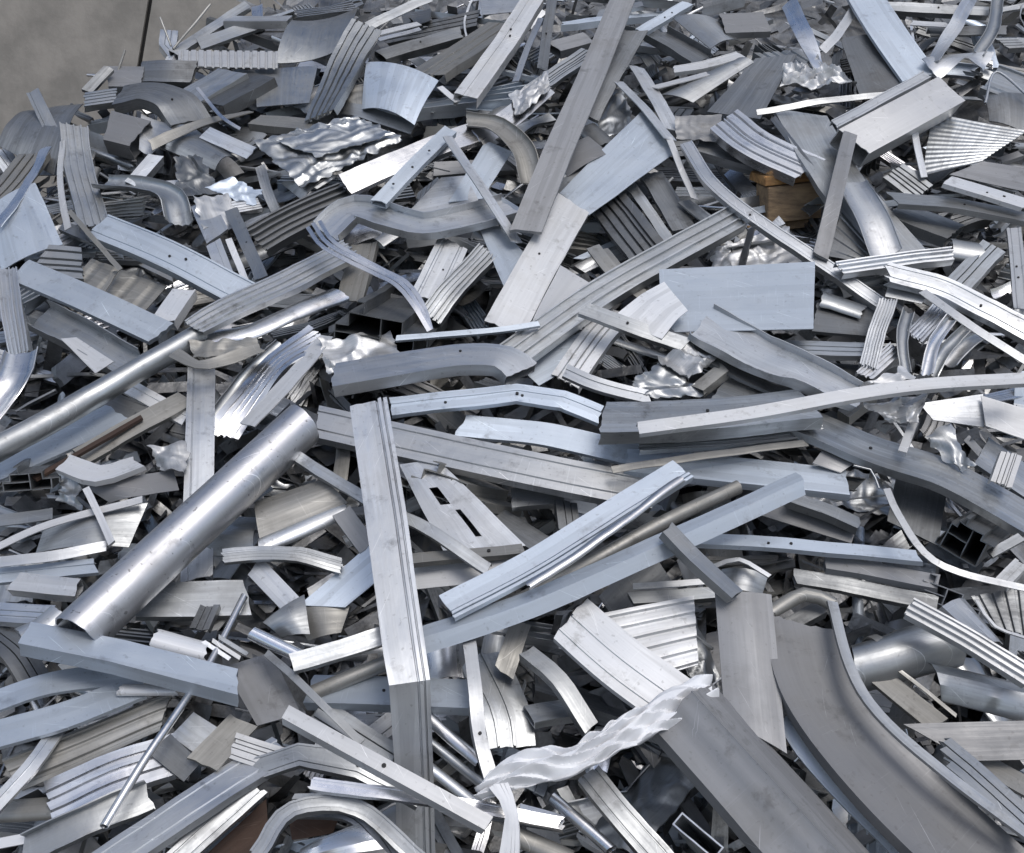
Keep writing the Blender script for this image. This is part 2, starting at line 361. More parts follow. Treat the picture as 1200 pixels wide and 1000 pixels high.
def H(kind, pts, w, fin, lab=None, lm=None, d=None, roll=None, amp=None, sk=None, tear=0, parent=None, name=None, crush=0, cat=None, kink=False):
    """one swept piece traced along its middle line: pts 'u,v,lift u,v,lift', w = seen width in picture pixels (of 1200), d = depth px"""
    _seed[0] += 1; sd = _seed[0]; rnd = random.Random(sd)
    q = [tuple(float(x) for x in s.split(',')) for s in pts.split()]
    P = [pt(a[0], a[1], a[2]) for a in q]
    if roll is None: roll = rnd.uniform(-14, 14)
    rl = [a[3] + 0 if len(a) > 3 else (roll if not isinstance(roll, (list, tuple)) else 0) for a in q]
    if isinstance(roll, (list, tuple)): rl = list(roll)
    # true width so that the seen width is w
    i = len(P) // 2; i0 = max(0, i - 1); T = (P[i] - P[i0]).normalized()
    N = (NRM - T * NRM.dot(T)); N = N.normalized() if N.length > .15 else (UP - T * UP.dot(T)).normalized()
    N = Matrix.Rotation(R_(rl[i]), 3, T) @ N; B = T.cross(N)
    a, b = proj(P[i]), proj(P[i] + B * .01); c = proj(P[i] + T * .01)
    tx, ty = c[0] - a[0], c[1] - a[1]; l = math.hypot(tx, ty) or 1
    seen = abs((b[0] - a[0]) * ty - (b[1] - a[1]) * tx) / l
    if kind in ('pipe', 'rod'): seen = .01 / pxm(P[i])
    seen = max(seen, .01 / pxm(P[i]) * .4); sc = .01 / seen
    wm = [x * sc for x in w] if isinstance(w, (list, tuple)) else w * sc
    dm = d * pxm(P[i]) if d is not None else None
    tear = tear or (.003 if kind not in ('pipe', 'rod') else .001)
    if sk is None: sk = (rnd.uniform(-.35, .35), rnd.uniform(-.35, .35))
    nm = name or NAMES[kind]
    o = sweep(nm, P, wm, kind, M[fin], d=dm, rolls=rl, amp=(.0028 if fin in 'MDOS' else .0016) if amp is None else amp, seed=sd, skew=sk, tear=tear, parent=parent, crush=crush, kink=kink)
    if not parent and kind in ('bar', 'box', 'plain', 'chan') and not crush and (P[0] - P[-1]).length > .22 and rnd.random() < .55:
        m_ = len(P) // 2 if len(P) > 2 else None; hole_discs(o, P[m_] if m_ else P[0].lerp(P[1], .5), (P[-1] - P[0]).normalized() if not m_ else (P[m_ + 1] - P[m_ - 1]).normalized(), rl[m_ or 0], (max(wm) if isinstance(wm, list) else wm) * .6, rnd, kind)
    if not parent: THINGS.append(dict(o=o, kind=kind, fin=fin, lab=lab, lm=lm, hero=1, len=sum((P[j + 1] - P[j]).length for j in range(len(P) - 1)), w=wm if not isinstance(wm, list) else max(wm), cat=cat))
    return o
def Q(pts, fin, lab=None, lm=None, kind='plate', parent=None, name=None, cat=None, **k):
    _seed[0] += 1; sd = _seed[0]
    q = [tuple(float(x) for x in s.split(',')) for s in pts.split()]
    P = [pt(*a) for a in q]
    if kind == 'crump': fin = 'C' if fin in 'SL' else fin; k.setdefault('crump', .012); k.setdefault('tear', .012)
    o = plate(name or NAMES[kind], P, M[fin], seed=sd, parent=parent, **k)
    if not parent: THINGS.append(dict(o=o, kind=kind, fin=fin, lab=lab, lm=lm, hero=1, len=max((P[0] - P[2]).length, (P[1] - P[3]).length), w=(P[0] - P[1]).length, cat=cat))
    return o
def box_mesh(name, c, ax, ay, az, mat, parent=None, bev=.002, amp=.001, seed=3):
    import bmesh
    bm = bmesh.new(); bmesh.ops.create_cube(bm, size=1)
    Mx = Matrix((ax, ay, az)).transposed()
    for v in bm.verts: v.co = Mx @ v.co
    bmesh.ops.recalc_face_normals(bm, faces=bm.faces)
    bmesh.ops.bevel(bm, geom=list(bm.edges), offset=bev, segments=2, affect='EDGES')
    me = bpy.data.meshes.new(name); bm.to_mesh(me); bm.free(); me.materials.append(mat)
    ul = me.uv_layers.new(name='uv')
    o = bpy.data.objects.new(name, me); COL.objects.link(o)
    if parent: o.parent = parent; o.location = c - parent.location
    else: o.location = c
    return o
# ------------------------------------------------------------------ traced pieces, top-left
H('chan', '38,106,13 58,148,9 80,200,4', 15, 'M', 'narrow open channel sticking up out of the heap against the concrete wall', 'the upstanding channel', d=7, roll=10)
H('fins', '86,148,12 94,200,9 112,264,7', 33, 'M', 'upright ribbed offcut standing beside the narrow open channel', 'the upright ribbed offcut', d=6, roll=-12)
H('flat', '74,165,12 70,215,10 79,270,8', 7, 'W', amp=.003)
Q('-14,244,9 41,214,12 74,288,9 2,318,7', 'B', 'pale bluish flat sheet lying at the left edge of the heap', 'the pale sheet at the left edge', bulge=(.01, 0))
H('box', '126,147,9 164,157,8', 34, 'G', 'short matt grey box offcut near the concrete wall', 'the matt grey box offcut', d=22, roll=12)
Q('165,134,8 222,146,8 180,178,7 163,175,6', 'L', bulge=(-.015, 0))
H('flat', '176,172,9 228,148,10 292,130,9', 10, 'O', roll=[30, 10, -20], amp=.004)
Q('186,172,6 230,152,7 274,184,6 252,200,6', 'M', bulge=(.02, 0))
H('flat', '240,155,9 295,180,8', 17, 'L', roll=20)
H('box', '153,216,9 183,182,10', 14, 'L', d=10)
Q('208,190,9 232,181,11 262,226,9 214,234,8', 'D', kind='crump')
Q('226,235,12 268,231,12 287,270,9 238,273,9', 'L', kind='crump', crump=.008)
Q('240,225,12 270,211,12 309,227,11 296,243,10', 'B', kind='crump', crump=.008)
H('trough', '118,219,8 165,223,9 200,236,9 209,264,7', 18, 'M', roll=-10, amp=.003)
Q('172,214,7 211,211,8 218,232,8 200,241,7', 'W')
H('box', '126,90,9 167,90,9', 23, 'G', d=16, roll=10)
H('chan', '138,112,10 172,106,11 204,116,10 224,142,7', 25, 'D', 'dark arched profile on the crest of the heap near the wall joint', 'the dark arched profile', d=12, amp=.004)
H('rib', '99,117,10 136,112,9', 16, 'M', d=8)
H('box', '165,84,9 196,83,10 228,84,9', 24, 'D', d=12, roll=14, crush=.5)
H('box', '222,114,8 272,84,9', 22, 'M', d=16)
H('chan', '236,120,7 300,86,7', 30, 'D', d=14)
Q('210,60,9 326,62,9 326,82,8 210,79,8', 'W', 'bright ribbed white band along the top of the heap by the wall', 'the bright ribbed band', corr=(13, .005, 0, 0), name='corrugated_sheet')
H('box', '268,22,8 340,22,8', 10, 'L', d=8)
H('box', '204,62,7 290,5,7', 9, 'M', d=6)
H('bar', '233,54,6 302,30,6', 13, 'M', d=4)
H('rod', '203,56,8 246,4,16', 2.2, 'O')
H('rod', '187,20,15 200,54,8', 2.0, 'O')
H('rod', '146,58,14 136,86,9', 2.0, 'O')
H('bar', '128,80,12 102,108,9', 12, 'D', d=5, roll=-20)
H('flat', '231,103,14 247,122,13 262,139,13 282,151,12', 4, 'S', 'thin bright curl of strip lying on dark profiles near the crest', amp=.002)
Q('-6,170,5 38,128,6 98,122,8 62,205,4', 'D', amp=.006, bulge=(.03, 0))
H('flat', '-2,264,11 20,235,12 54,174,12', 9, 'S', amp=.006, tear=.01)
H('rib', '-10,240,6 14,215,8 40,180,8', 26, 'O', d=8)
# top, left of the tall grey strip
Q('322,74,8 342,24,8 421,8,9 410,52,9', 'M', 'broad dull sheet curling at the top left of the heap', 'the broad dull curling sheet', bulge=(.02, -.02))
H('rib', '430,28,16 404,76,14 374,136,11', 33, 'M', 'crumpled ribbed profile leaning across the blue-grey bent plate', 'the crumpled ribbed profile', d=8, roll=[-25, 0, 25], amp=.004)
Q('430,74,12 514,94,12 486,147,12 424,128,10', 'B', 'blue-grey bent plate with a curved face near the top', 'the blue-grey bent plate', bulge=(.025, .01))
Q('388,104,9 430,100,10 428,128,9 396,124,8', 'O', kind='crump', crump=.006)
H('chan', '372,122,8 425,132,9 484,152,9', 14, 'M', d=6, roll=25)
H('rib', '498,88,8 592,28,9', 22, 'O', d=9)
H('chan', '546,112,12 596,42,12 628,-8,11', 23, 'W', 'bright white channel running up towards the top edge', 'the bright white channel', d=14, roll=8)
H('flat', '443,40,7 492,28,7', 5, 'W')
H('flat', '443,47,7 492,34,7', 4, 'L')
H('box', '446,64,8 540,38,8', 12, 'D', d=9)
Q('560,-6,8 622,-8,8 600,14,8 566,18,8', 'L')
H('flat', '432,30,9 465,14,9 502,-2,9', 11, 'M', roll=20)
Q('298,170,10 418,138,12 474,166,11 354,222,10', 'M', 'large torn crumpled sheet with shiny edges left of the white bar', 'the torn crumpled sheet', kind='crump', crump=.009)
Q('322,168,12 420,142,14 462,160,13 372,186,12', 'M', kind='crump', crump=.006)
H('plain', '404,216,15 455,194,15 520,168,14 574,150,12', 24, 'S', 'brilliant white bar catching the light near the top centre', 'the brilliant white bar', d=8, roll=22)
H('flat', '560,162,12 600,136,12 642,100,12', 24, 'S', 'brilliant white sheet end beside the long grey bar near the top', roll=22)
Q('596,118,12 640,88,12 646,108,12 606,142,12', 'S', kind='crump', crump=.012)
H('rib', '628,104,9 692,60,9', 16, 'M', d=6)
bt = H('box', '444,236,17 482,196,18 528,152,17', 15, 'B', 'light blue-grey tube crossing the brilliant white bar', d=7, roll=12)
H('flat', '524,160,19 570,228,18 606,284,14', 10, 'L', 'long thin light strip slanting over the brilliant white bar', 'the long thin slanting strip', roll=-20)
H('chanup', '382,274,13 416,248,14 470,264,14 510,268,14 602,246,13', 28, 'L', 'wavy grey channel bent twice below the brilliant white bar', 'the wavy grey channel', d=9, roll=-4, amp=.003)
H('fins', '298,282,10 345,256,11 410,228,11', 34, 'D', 'dark finely ribbed profile left of the wavy grey channel', 'the dark finely ribbed profile', d=9, roll=10)
Q('526,236,10 570,165,11 600,178,10 566,232,9', 'B')
Q('472,256,9 518,208,10 546,206,10 562,238,9', 'L')
H('trough', '548,144,14 584,150,14 612,176,13 624,214,10', 22, 'O', 'dull curved gutter piece hooked behind the tall grey strip', d=8, amp=.003)
Q('298,82,6 372,78,7 362,122,6 300,126,6', 'M')
H('box', '298,140,8 380,148,8', 13, 'O', d=8)
H('flat', '515,102,11 536,119,10', 6, 'W')
Q('330,215,7 372,222,9 400,205,9 355,236,7', 'M', bulge=(.02, 0))
# top centre
H('bar', '733,-8,24 692,92,24 655,176,22 616,272,17', 33, 'G', 'long flat matt grey bar standing diagonally over the top of the heap', 'the long matt grey bar', d=4, roll=-4, amp=.0006, sk=(0, .2), cat='bar')
H('bar', '744,38,15 712,92,15 688,138,13', 26, 'D', 'dark flat strip tucked behind the long matt grey bar', d=4, sk=(.9, 0))
Q('757,124,13 789,180,12 690,252,11 656,226,12', 'B', 'wide pale blue plate right of the long matt grey bar', 'the wide pale blue plate', amp=.002)
H('plain', '672,238,13 636,300,13 590,384,12', 44, 'W', 'broad bright white plate sloping down from the pale blue plate', 'the broad bright plate', d=8, roll=-14)
H('bar', '700,190,10 655,240,10 628,282,9', 30, 'M', d=4)
H('chan', '636,82,11 641,40,11 647,-4,11', 11, 'D', d=7)
H('flat', '604,96,9 618,58,9 634,22,9', 7, 'L')
H('box', '650,55,8 690,44,8', 14, 'G', d=10)
H('box', '749,38,12 806,4,12', 9, 'B', d=5)
H('chanup', '764,40,10 820,72,10', 24, 'D', 'dark open channel with lit rims at the top centre', d=8)
Q('788,22,11 843,26,11 868,50,10 832,58,10', 'M', bulge=(.02, 0))
H('box', '847,28,13 899,26,13', 22, 'G', 'small matt grey block of tube near the top edge', 'the small grey tube block', d=7, roll=6, sk=(0, 0))
H('chan', '790,82,12 828,76,12 868,64,12', 8, 'W', d=4)
H('flat', '766,103,12 830,87,12', 5, 'W')
Q('774,112,11 864,68,12 883,73,12 812,121,10', 'M', 'tapering smooth sheet left of the scratched dull plate', bulge=(0, .01))
Q('886,68,12 934,64,13 892,140,12 830,130,10', 'D', 'scratched dull grey plate near the top right of centre', 'the scratched dull plate', amp=.003)
H('rib', '848,140,14 884,168,14 950,198,13', 38, 'S', 'shiny curved profile with deep ribs above the wooden block', 'the shiny curved ribbed profile', d=12, roll=6, amp=.002)
Q('790,140,12 846,136,12 842,166,11 792,164,10', 'G', kind='crump', crump=.006, tear=.004)
H('chan', '804,168,16 832,212,16 880,252,16 958,304,15 1036,358,13', 13, 'L', 'long narrow curving channel running down past the wooden block', 'the long narrow curving channel', d=7, roll=10)
H('flat', '724,95,14 756,128,14 786,164,14', 8, 'L', roll=-20)
H('flat', '784,162,14 798,198,13 814,234,11', 7, 'W')
H('flat', '746,78,12 766,110,12 788,152,11', 15, 'L', roll=-15, amp=.004)
H('rib', '710,234,8 740,272,8 768,308,7', 44, 'D', 'dark streaky panel between the pale blue plate and long ribbed bar', d=8)
H('bar', '762,204,7 802,270,6', 26, 'D', d=4)
H('flat', '738,214,8 790,290,6', 12, 'M')
Q('654,182,13 690,160,13 714,180,12 664,208,11', 'G', bulge=(.012, 0))
H('half', '688,148,12 712,168,11', 20, 'D', d=6)
Q('690,118,8 726,96,9 744,150,8 706,166,8', 'M', kind='crump', crump=.006)
H('box', '820,165,9 905,190,8', 26, 'D', d=12)
H('zed', '806,234,8 860,280,7', 18, 'M', d=6)
# top right
H('bar', '1008,-12,14 1042,42,14 1078,92,12', 40, 'B', 'smooth light grey plank-like bar coming down from the top edge', 'the smooth light bar', d=4, amp=.0006)
H('box', '1001,166,19 1060,134,20 1115,104,20', 40, 'W', 'pale box tube with a dark open end at the upper right', 'the pale open-ended box', d=26, roll=22, sk=(.25, .1), amp=.0008)
H('chan', '978,146,19 1030,118,19 1086,88,19', 10, 'L', d=6)
Q('984,44,11 1016,40,12 1064,100,11 1008,112,10', 'D', 'weathered scratched sheet beside the smooth light bar', amp=.003)
H('flat', '924,2,15 946,48,15 956,72,15 972,92,13', 14, 'S', roll=[40, 10, -20, 10], amp=.004)
H('flat', '1000,12,12 984,38,12 964,60,11', 11, 'L', amp=.003)
Q('918,86,12 960,70,14 1004,104,13 914,112,12', 'S', 'glittering crumpled strip end in the upper right', 'the glittering crumpled strip', kind='crump', crump=.02)
H('flat', '886,132,15 960,120,16 1044,110,15', 7, 'M', roll=25)
H('plain', '938,132,13 985,212,13 1062,302,9', 52, 'M', 'wide smudged grey plate running down beside the wooden block', 'the wide smudged plate', d=6, roll=-6, amp=.003)
H('flat', '906,138,14 938,180,14 970,218,13', 8, 'D', roll=30)
H('trough', '994,214,15 1020,255,15 1038,300,12', 34, 'L', d=6, roll=0)
H('bar', '996,157,20 979,228,20 961,302,16', 18, 'G', 'narrow grey bar standing across the wide smudged plate', 'the narrow grey bar', d=4, roll=-10, amp=.0008)
Q('1092,134,11 1204,154,12 1150,190,11 1082,207,10', 'M', 'finely corrugated grey sheet at the upper right', 'the finely corrugated sheet', kind='plate', corr=(13, .0022, 1, 1), name='corrugated_sheet')
H('flat', '1071,150,14 1076,180,14 1083,208,12', 8, 'W')
H('flat', '1140,-6,15 1118,32,15 1104,54,15 1092,74,14', 14, 'L', roll=[-40, -10, 20, 40], amp=.004)
H('trough', '1170,-6,14 1162,38,14 1146,64,13', 14, 'M', d=5)
H('flat', '1090,82,14 1120,66,14 1160,72,13', 15, 'L', roll=[30, -20, 20], amp=.004)
H('chan', '1160,92,12 1205,108,12', 34, 'M', d=10)
Q('1152,112,12 1208,112,12 1208,160,11 1160,142,11', 'D', bulge=(.01, .01))
H('rod', '1155,120,16 1168,84,17 1206,112,16', 2.6, 'L')
H('chan', '1110,211,16 1205,240,15', 12, 'W', 'bright white rail at the right edge below the corrugated sheet', 'the bright rail at the right edge', d=5)
Q('1112,206,12 1152,190,13 1212,198,12 1212,228,12', 'G')
H('chan', '1046,232,13 1130,240,13 1205,256,12', 13, 'M', d=6)
H('rib', '1046,200,11 1082,226,10', 27, 'M', d=6)
H('box', '1040,8,10 1160,13,10', 10, 'M', d=6)
H('flat', '1068,27,11 1112,30,11', 6, 'W')
H('zed', '1088,34,9 1180,32,9', 16, 'D', d=8)
H('rib', '960,90,8 910,60,8', 30, 'M', d=8)
H('box', '1050,245,9 1120,272,8', 22, 'M', d=12)
# left, upper middle
H('bar', '24,318,13 104,352,13 190,392,11', 31, 'B', 'flat pale blue bar at the left lying above the long split pipe', 'the flat pale blue bar', d=6, roll=4, amp=.0006)
H('chan', '114,264,14 200,300,14 288,346,11', 32, 'B', 'satin grey channel running down to the flattened end of the long pipe', 'the satin grey channel', d=12, roll=14, amp=.0008)
pp = H('pipe', '-20,520,19 60,478,19 150,428,18 236,380,17', 27, 'M', 'long slim dull pipe with a flattened split end at the left', 'the long slim pipe', amp=.0018)
H('fins', '226,385,18 268,362,18 320,338,17 412,292,14', [20, 25, 26, 26], 'L', d=6, roll=4, parent=pp, name='flattened_end', amp=.003)
Q('84,330,7 108,304,8 196,338,7 170,368,6', 'O', 'brownish weathered panel in a pocket below the satin grey channel', corr=(4, .003, 1, 0), name='weathered_panel', cat='panel')
H('box', '191,376,11 216,340,11', 22, 'W', d=12, sk=(.1, .1))
H('flat', '82,248,15 112,282,14 142,316,12', 6, 'O', roll=20)
H('flat', '118,346,10 136,318,10', 5, 'O')
H('rib', '46,304,10 96,308,9', 36, 'M', d=8)
H('chanup', '46,372,9 98,398,10 154,432,9', 36, 'M', 'deep channel lying parallel under the flat pale blue bar', d=14, roll=6)
Q('72,398,12 90,396,12 134,424,12 113,438,11', 'W')
H('chan', '148,452,10 218,490,9', 17, 'W', d=5)
H('chan', '236,432,11 235,520,11 231,678,8', 33, 'L', 'greenish upright channel passing behind the big silver pipe', 'the upright channel', d=10, roll=-8, amp=.001)
H('flat', '204,414,18 230,428,18 262,424,17 306,410,16', 14, 'O', roll=[20, -10, 20, 0], amp=.005)
Q('222,402,16 302,398,16 306,416,15 226,422,15', 'O', kind='crump', crump=.007)
H('half', '240,396,15 292,388,15 345,362,14 396,340,12', 18, 'S', 'shiny leaf-like curved strip right of the long slim pipe', d=6, amp=.004)
H('fins', '8,316,14 14,362,14 24,416,13', 25, 'L', 'ribbed profile at the left edge twisting beneath the pale blue bar', 'the twisted profile at the left edge', d=7, roll=[-20, 0, 20])
H('trough', '28,414,14 16,452,14 -12,488,12', 36, 'S', d=10, amp=.006)
H('bar', '238,240,11 256,278,10', 30, 'L', d=3)
H('chan', '250,284,11 264,320,10', 18, 'L', d=6)
H('flat', '268,280,12 288,330,11', 8, 'W')
H('bar', '271,246,12 306,328,11', 16, 'M', d=3)
H('rib', '262,510,9 318,432,13 376,392,14', 28, 'S', 'shiny folded profile fanning out above the big silver pipe', 'the shiny folded profile', d=8, amp=.005, roll=[20, -10, 10])
H('flat', '290,500,12 345,440,14 380,394,14', 16, 'W', amp=.004)
H('trough', '246,498,8 290,440,11 330,404,12', 16, 'M', d=6, amp=.004)
H('bar', '-12,552,10 60,522,10 140,486,10', 30, 'B', 'pale blue panel below the long slim pipe', d=4)
H('bar', '94,536,11 150,504,11 218,468,10', 22, 'O', d=6)
H('bar', '40,562,13 100,528,13 166,490,12', 4.5, 'R', 'thin rust-brown strip below the long slim pipe', 'the thin rusty strip', d=4)
H('win', '60,536,2 30,556,15', 26, 'D', d=20)
H('flat', '-10,612,9 62,602,9', 13, 'M')
H('flat', '-6,642,12 60,614,13 168,585,13', 8, 'W', 'thin bright strip left of the big silver pipe', roll=10)
H('bar', '101,572,15 131,637,14', 9, 'W', 'short bright stub crossing the thin bright strip', d=4)
Q('96,568,12 202,548,12 208,572,12 128,588,10', 'G', fold=(.3, .03))
H('chan', '74,544,14 115,556,14 160,543,13', 20, 'W', d=6, amp=.005)
Q('42,648,9 52,620,10 174,590,10 152,642,9', 'M', bulge=(0, .02))
H('flat', '-6,660,12 60,652,12 126,640,11', 12, 'L', roll=20)
H('chan', '-6,674,10 112,662,10', 15, 'B', d=6)
H('box', '16,682,12 90,688,12', 20, 'L', d=14, roll=6)
H('rib', '-6,718,11 60,722,12', 22, 'L', d=8)
Q('174,530,12 216,518,13 220,556,12 190,552,11', 'S', kind='crump', crump=.014)
Q('70,556,12 92,552,12 94,600,12 70,590,11', 'M', kind='crump', crump=.008)
# big silver pipe
H('pipe', '84,729,24 200,622,24 355,480,23', 57, 'P', 'big smooth silver pipe lying diagonally at the left', 'the big silver pipe', amp=.0004, sk=(.12, -.15))
H('pipe', '26,746,20 46,736,20 70,716,20', 38, 'L', 'short pipe stub beyond the lower end of the big silver pipe', amp=.003, crush=.6)
# centre
H('tallr', '432,472,30 452,600,28 474,762,25 480,800,24 485,900,12 488,1005,0', [52, 52, 49, 47, 44, 44], 'L', 'tall pale ridged strip standing upright in front, bent near its lower end', 'the tall ridged strip', d=5, roll=[6, 4, 2, 0, -6, -8], kink=True, amp=.0008, sk=(.05, 0))
H('chan', '372,494,15 462,514,15 620,548,15 764,576,12', 38, 'L', 'long broad grey beam passing behind the tall ridged strip', 'the long broad beam', d=10, roll=2, amp=.001)
H('box', '390,440,18 460,428,18 540,416,18 590,418,18 612,434,17', 25, 'L', 'short curved beam bent downwards at its right end', 'the curved beam', d=13, roll=-12, amp=.0012)
kc = H('chan', '458,476,15 530,468,16 606,460,16 660,468,16 704,486,14', 19, 'B', 'light channel kinked in the middle below the curved beam', 'the kinked light channel', d=6, roll=0, kink=True)
H('bar', '540,500,12 640,510,12 752,536,12', 26, 'B', d=5, roll=8)
H('box', '734,538,13 870,552,14 993,565,14', 29, 'B', 'pale blue tube lying level right of centre', 'the pale blue tube', d=8, roll=-8, sk=(0, 0), amp=.0006)
H('flat', '718,550,17 830,534,17 946,518,16', 8, 'O', roll=20)
H('bar', '463,397,17 560,390,17 632,380,17', 6, 'B', d=4)
for dx, dy in ((0, 0), (7, -2), (-6, 4)):
    H('flat', ' '.join(f'{u+dx*s},{v+dy*s},{l}' for u, v, l, s in ((367, 262, 23, 1.1), (386, 287, 23, 1), (440, 316, 22, .8), (470, 332, 22, .8), (490, 357, 21, .7), (504, 387, 18, .2))), 4.5, 'S', amp=.0006, roll=15,
      lab=('middle' if dx == 0 else 'upper' if dx > 0 else 'lower') + ' of three thin parallel strips curving down to the curved beam', name='metal_strip')
H('chan', '411,352,9 428,286,10', 28, 'O', d=8)
H('chan', '500,350,11 532,284,12', 36, 'L', d=6)
H('fins', '503,372,11 538,330,12 572,294,12', 26, 'M', 'pleated ribbed offcut in the hollow above the curved beam', d=8, amp=.004)
Q('562,270,12 585,265,12 623,306,12 592,338,11', 'B')
H('win', '474,346,-6 462,356,8 440,372,20', 62, 'D', 'hollow chambered profile with its dark open end facing out', 'the dark hollow profile', d=44, sk=(0, 0))
H('win', '540,300,2 506,356,9', 30, 'M', d=20)
Q('372,406,13 460,394,14 470,426,13 384,442,12', 'S', 'crushed foil-like sheet behind the curved beam', kind='crump', crump=.014)
H('fins', '598,418,15 700,346,15 780,300,15 864,254,14', 30, 'M', 'long ribbed bar running up to the right through the centre', 'the long ribbed bar', d=9, roll=6, amp=.0008)
H('chan', '684,362,19 735,380,19 804,404,18', 15, 'M', 'short dull channel lying across the long ribbed bar', 'the short dull channel', d=6, roll=10)
H('zed', '700,288,13 724,318,13 758,344,12', 24, 'O', d=7)
Q('716,368,20 778,326,21 806,360,21 776,392,20', 'W', 'white folded sheet beside the large blue plate', 'the white folded sheet', fold=(.6, .025))
Q('772,316,17 955,307,18 953,386,18 776,390,16', 'B', 'large rectangular pale blue plate right of centre', 'the large blue plate', amp=.0008)
Q('625,376,11 657,312,13 700,338,12 640,384,11', 'W', 'triangular warm white sheet in the centre')
Q('606,428,10 686,386,11 666,432,10 632,452,9', 'B', 'blue sheet corner showing under the long ribbed bar')
H('rib', '662,446,10 700,392,12 726,366,11', 34, 'W', d=8)
H('chan', '662,434,15 700,450,15 762,466,14', 14, 'L', d=6)
Q('770,426,15 812,398,16 840,426,15 808,454,14', 'S', 'crumpled foil scrap beneath the short dull channel', 'the crumpled foil scrap', kind='crump', crump=.016)
Q('738,450,14 773,428,15 832,466,14 760,468,13', 'M', kind='crump', crump=.008)
H('box', '816,454,16 848,428,17', 13, 'O', 'small yellowish block-like offcut beside the crumpled foil', d=9)
H('chanup', '822,378,18 880,412,18 945,442,18 1008,470,16', [46, 46, 42, 30], 'L', 'crushed pale trough leading down from the blue plate to the white rail', 'the crushed pale trough', d=14, amp=.007, roll=-6, crush=.5)
H('bar', '786,386,16 850,430,16 930,466,15', 12, 'D', d=4)
H('plain', '748,502,27 880,484,27 1000,462,27 1090,450,27 1210,443,26', 13, 'W', 'long bright white rail curving across the right of the heap', 'the long white rail', d=6, roll=2, amp=.0001)
H('box', '706,488,21 830,484,21 950,472,20', 34, 'M', 'dull hollow beam lying beneath the start of the white rail', 'the dull hollow beam', d=14, roll=-12)
H('fins', '748,520,17 850,514,17 962,502,16', 18, 'M', d=7, roll=14)
H('plain', '843,456,15 940,492,16 1020,526,16 1110,556,16 1212,612,14', 31, 'M', 'long dull beam sagging to the right edge below the white rail', 'the long sagging beam', d=9, roll=-14, amp=.0015)
H('flat', '1039,573,22 1052,602,22 1083,648,22 1124,671,22 1212,692,20', 8, 'L', 'thin whip-like strip curving down to the right edge', 'the thin whip-like strip', roll=10, amp=.0006)
H('rod', '1000,545,18 1020,550,18 1030,572,17', 1.6, 'L', 'hair-thin loose wire below the long sagging beam', name='wire', cat='wire')
H('box', '818,632,16 900,636,16 1076,652,15', 12, 'B', 'slender pale tube lying level below the pale blue tube', 'the slender pale tube', d=5, roll=-10)
Q('862,594,12 930,580,12 1006,612,12 998,636,11', 'G')
H('box', '925,582,15 968,596,15 1008,614,14', 12, 'M', d=9)
h1 = H('tall', '524,712,23 620,662,23 700,612,24 800,550,23', 30, 'B', 'broad ridged profile slanting right of the tall ridged strip', 'the slanting ridged profile', d=6, roll=0, amp=.0008)
H('half', '620,688,25 700,634,26 800,560,25', 9, 'S', d=3, parent=h1, name='edge_bead')
H('pipe', '364,808,15 450,772,16 500,750,18 625,690,21 775,608,21 866,565,20', 16, 'O', 'long stained yellowish pipe slanting across the centre', 'the long stained pipe', amp=.0008)
H('angle', '470,756,21 620,706,22 780,636,23 941,563,22', 30, 'B', 'long folded angle bar below the stained pipe', 'the long folded angle', d=8, roll=12, amp=.001)
H('box', '342,778,19 400,762,19 458,744,19', 20, 'M', 'square tube with an open end left of the tall ridged strip', 'the open square tube', d=12, roll=16, sk=(0, 0))
H('box', '782,618,26 815,652,25 864,697,22', 15, 'M', 'short square tube propped across the folded angle', 'the propped square tube', d=10, roll=-14, amp=.001)
H('flat', '742,688,14 846,680,14', 7, 'L')
H('box', '738,702,13 842,694,13', 12, 'M', d=8)
H('rib', '663,588,9 668,624,9', 24, 'D', d=8)
H('flat', '838,664,13 866,656,14 902,676,13', 5, 'L')
Q('846,668,9 900,676,10 892,700,8 840,694,8', 'M', bulge=(.02, 0))
# centre-left
Q('298,590,14 376,562,15 408,590,14 304,634,13', 'O', 'dull off-white sheet right of the big silver pipe', 'the dull off-white sheet', bulge=(0, .012))
H('half', '304,640,14 405,594,14', 18, 'L', d=7)
H('chan', '347,533,18 430,586,18 500,620,18 572,668,17', 12, 'M', 'narrow channel passing behind the tall ridged strip downwards', 'the narrow channel', d=6, roll=10)
Q('468,545,14 520,648,13 616,640,14 512,538,15', 'L', 'grey plate pierced with dark slots right of the tall strip', 'the slotted plate', holes=((.30, .50, .36, .52), (.57, .68, .46, .62), (.68, .86, .50, .55)), name='slotted_plate', cat='plate')
H('box', '480,655,15 612,643,15', 10, 'O', d=6)
Q('482,664,12 610,652,13 566,682,12 486,690,11', 'W')
H('rib', '262,652,17 306,648,17 350,650,17 402,664,15', 15, 'M', 'stack of thin layered edges in a ribbed strip beside the silver pipe', d=9, amp=.004, roll=20)
H('bar', '400,600,15 430,642,14', 24, 'G', d=4)
Q('350,710,13 432,640,14 440,682,14 404,712,13', 'B', 'scratched triangular sheet left of the tall ridged strip', amp=.002)
Q('342,714,12 410,711,12 400,742,11 362,752,10', 'O', bulge=(.01, 0))
H('bar', '298,664,14 340,708,13', 26, 'L', d=4)
Q('308,730,14 356,698,15 364,744,14 330,748,13', 'M', bulge=(.01, .01))
H('pipe', '294,740,19 352,768,18', 15, 'S', 'short shiny pipe left of the open square tube', amp=.0005)
H('win', '575,566,3 545,561,10 524,558,15', 30, 'O', 'dull frame profile with black square opening under the broad beam', 'the dull frame profile', d=26)
H('box', '600,585,9 660,578,9', 22, 'M', d=10)
H('box', '560,590,7 640,640,7', 24, 'D', d=10)
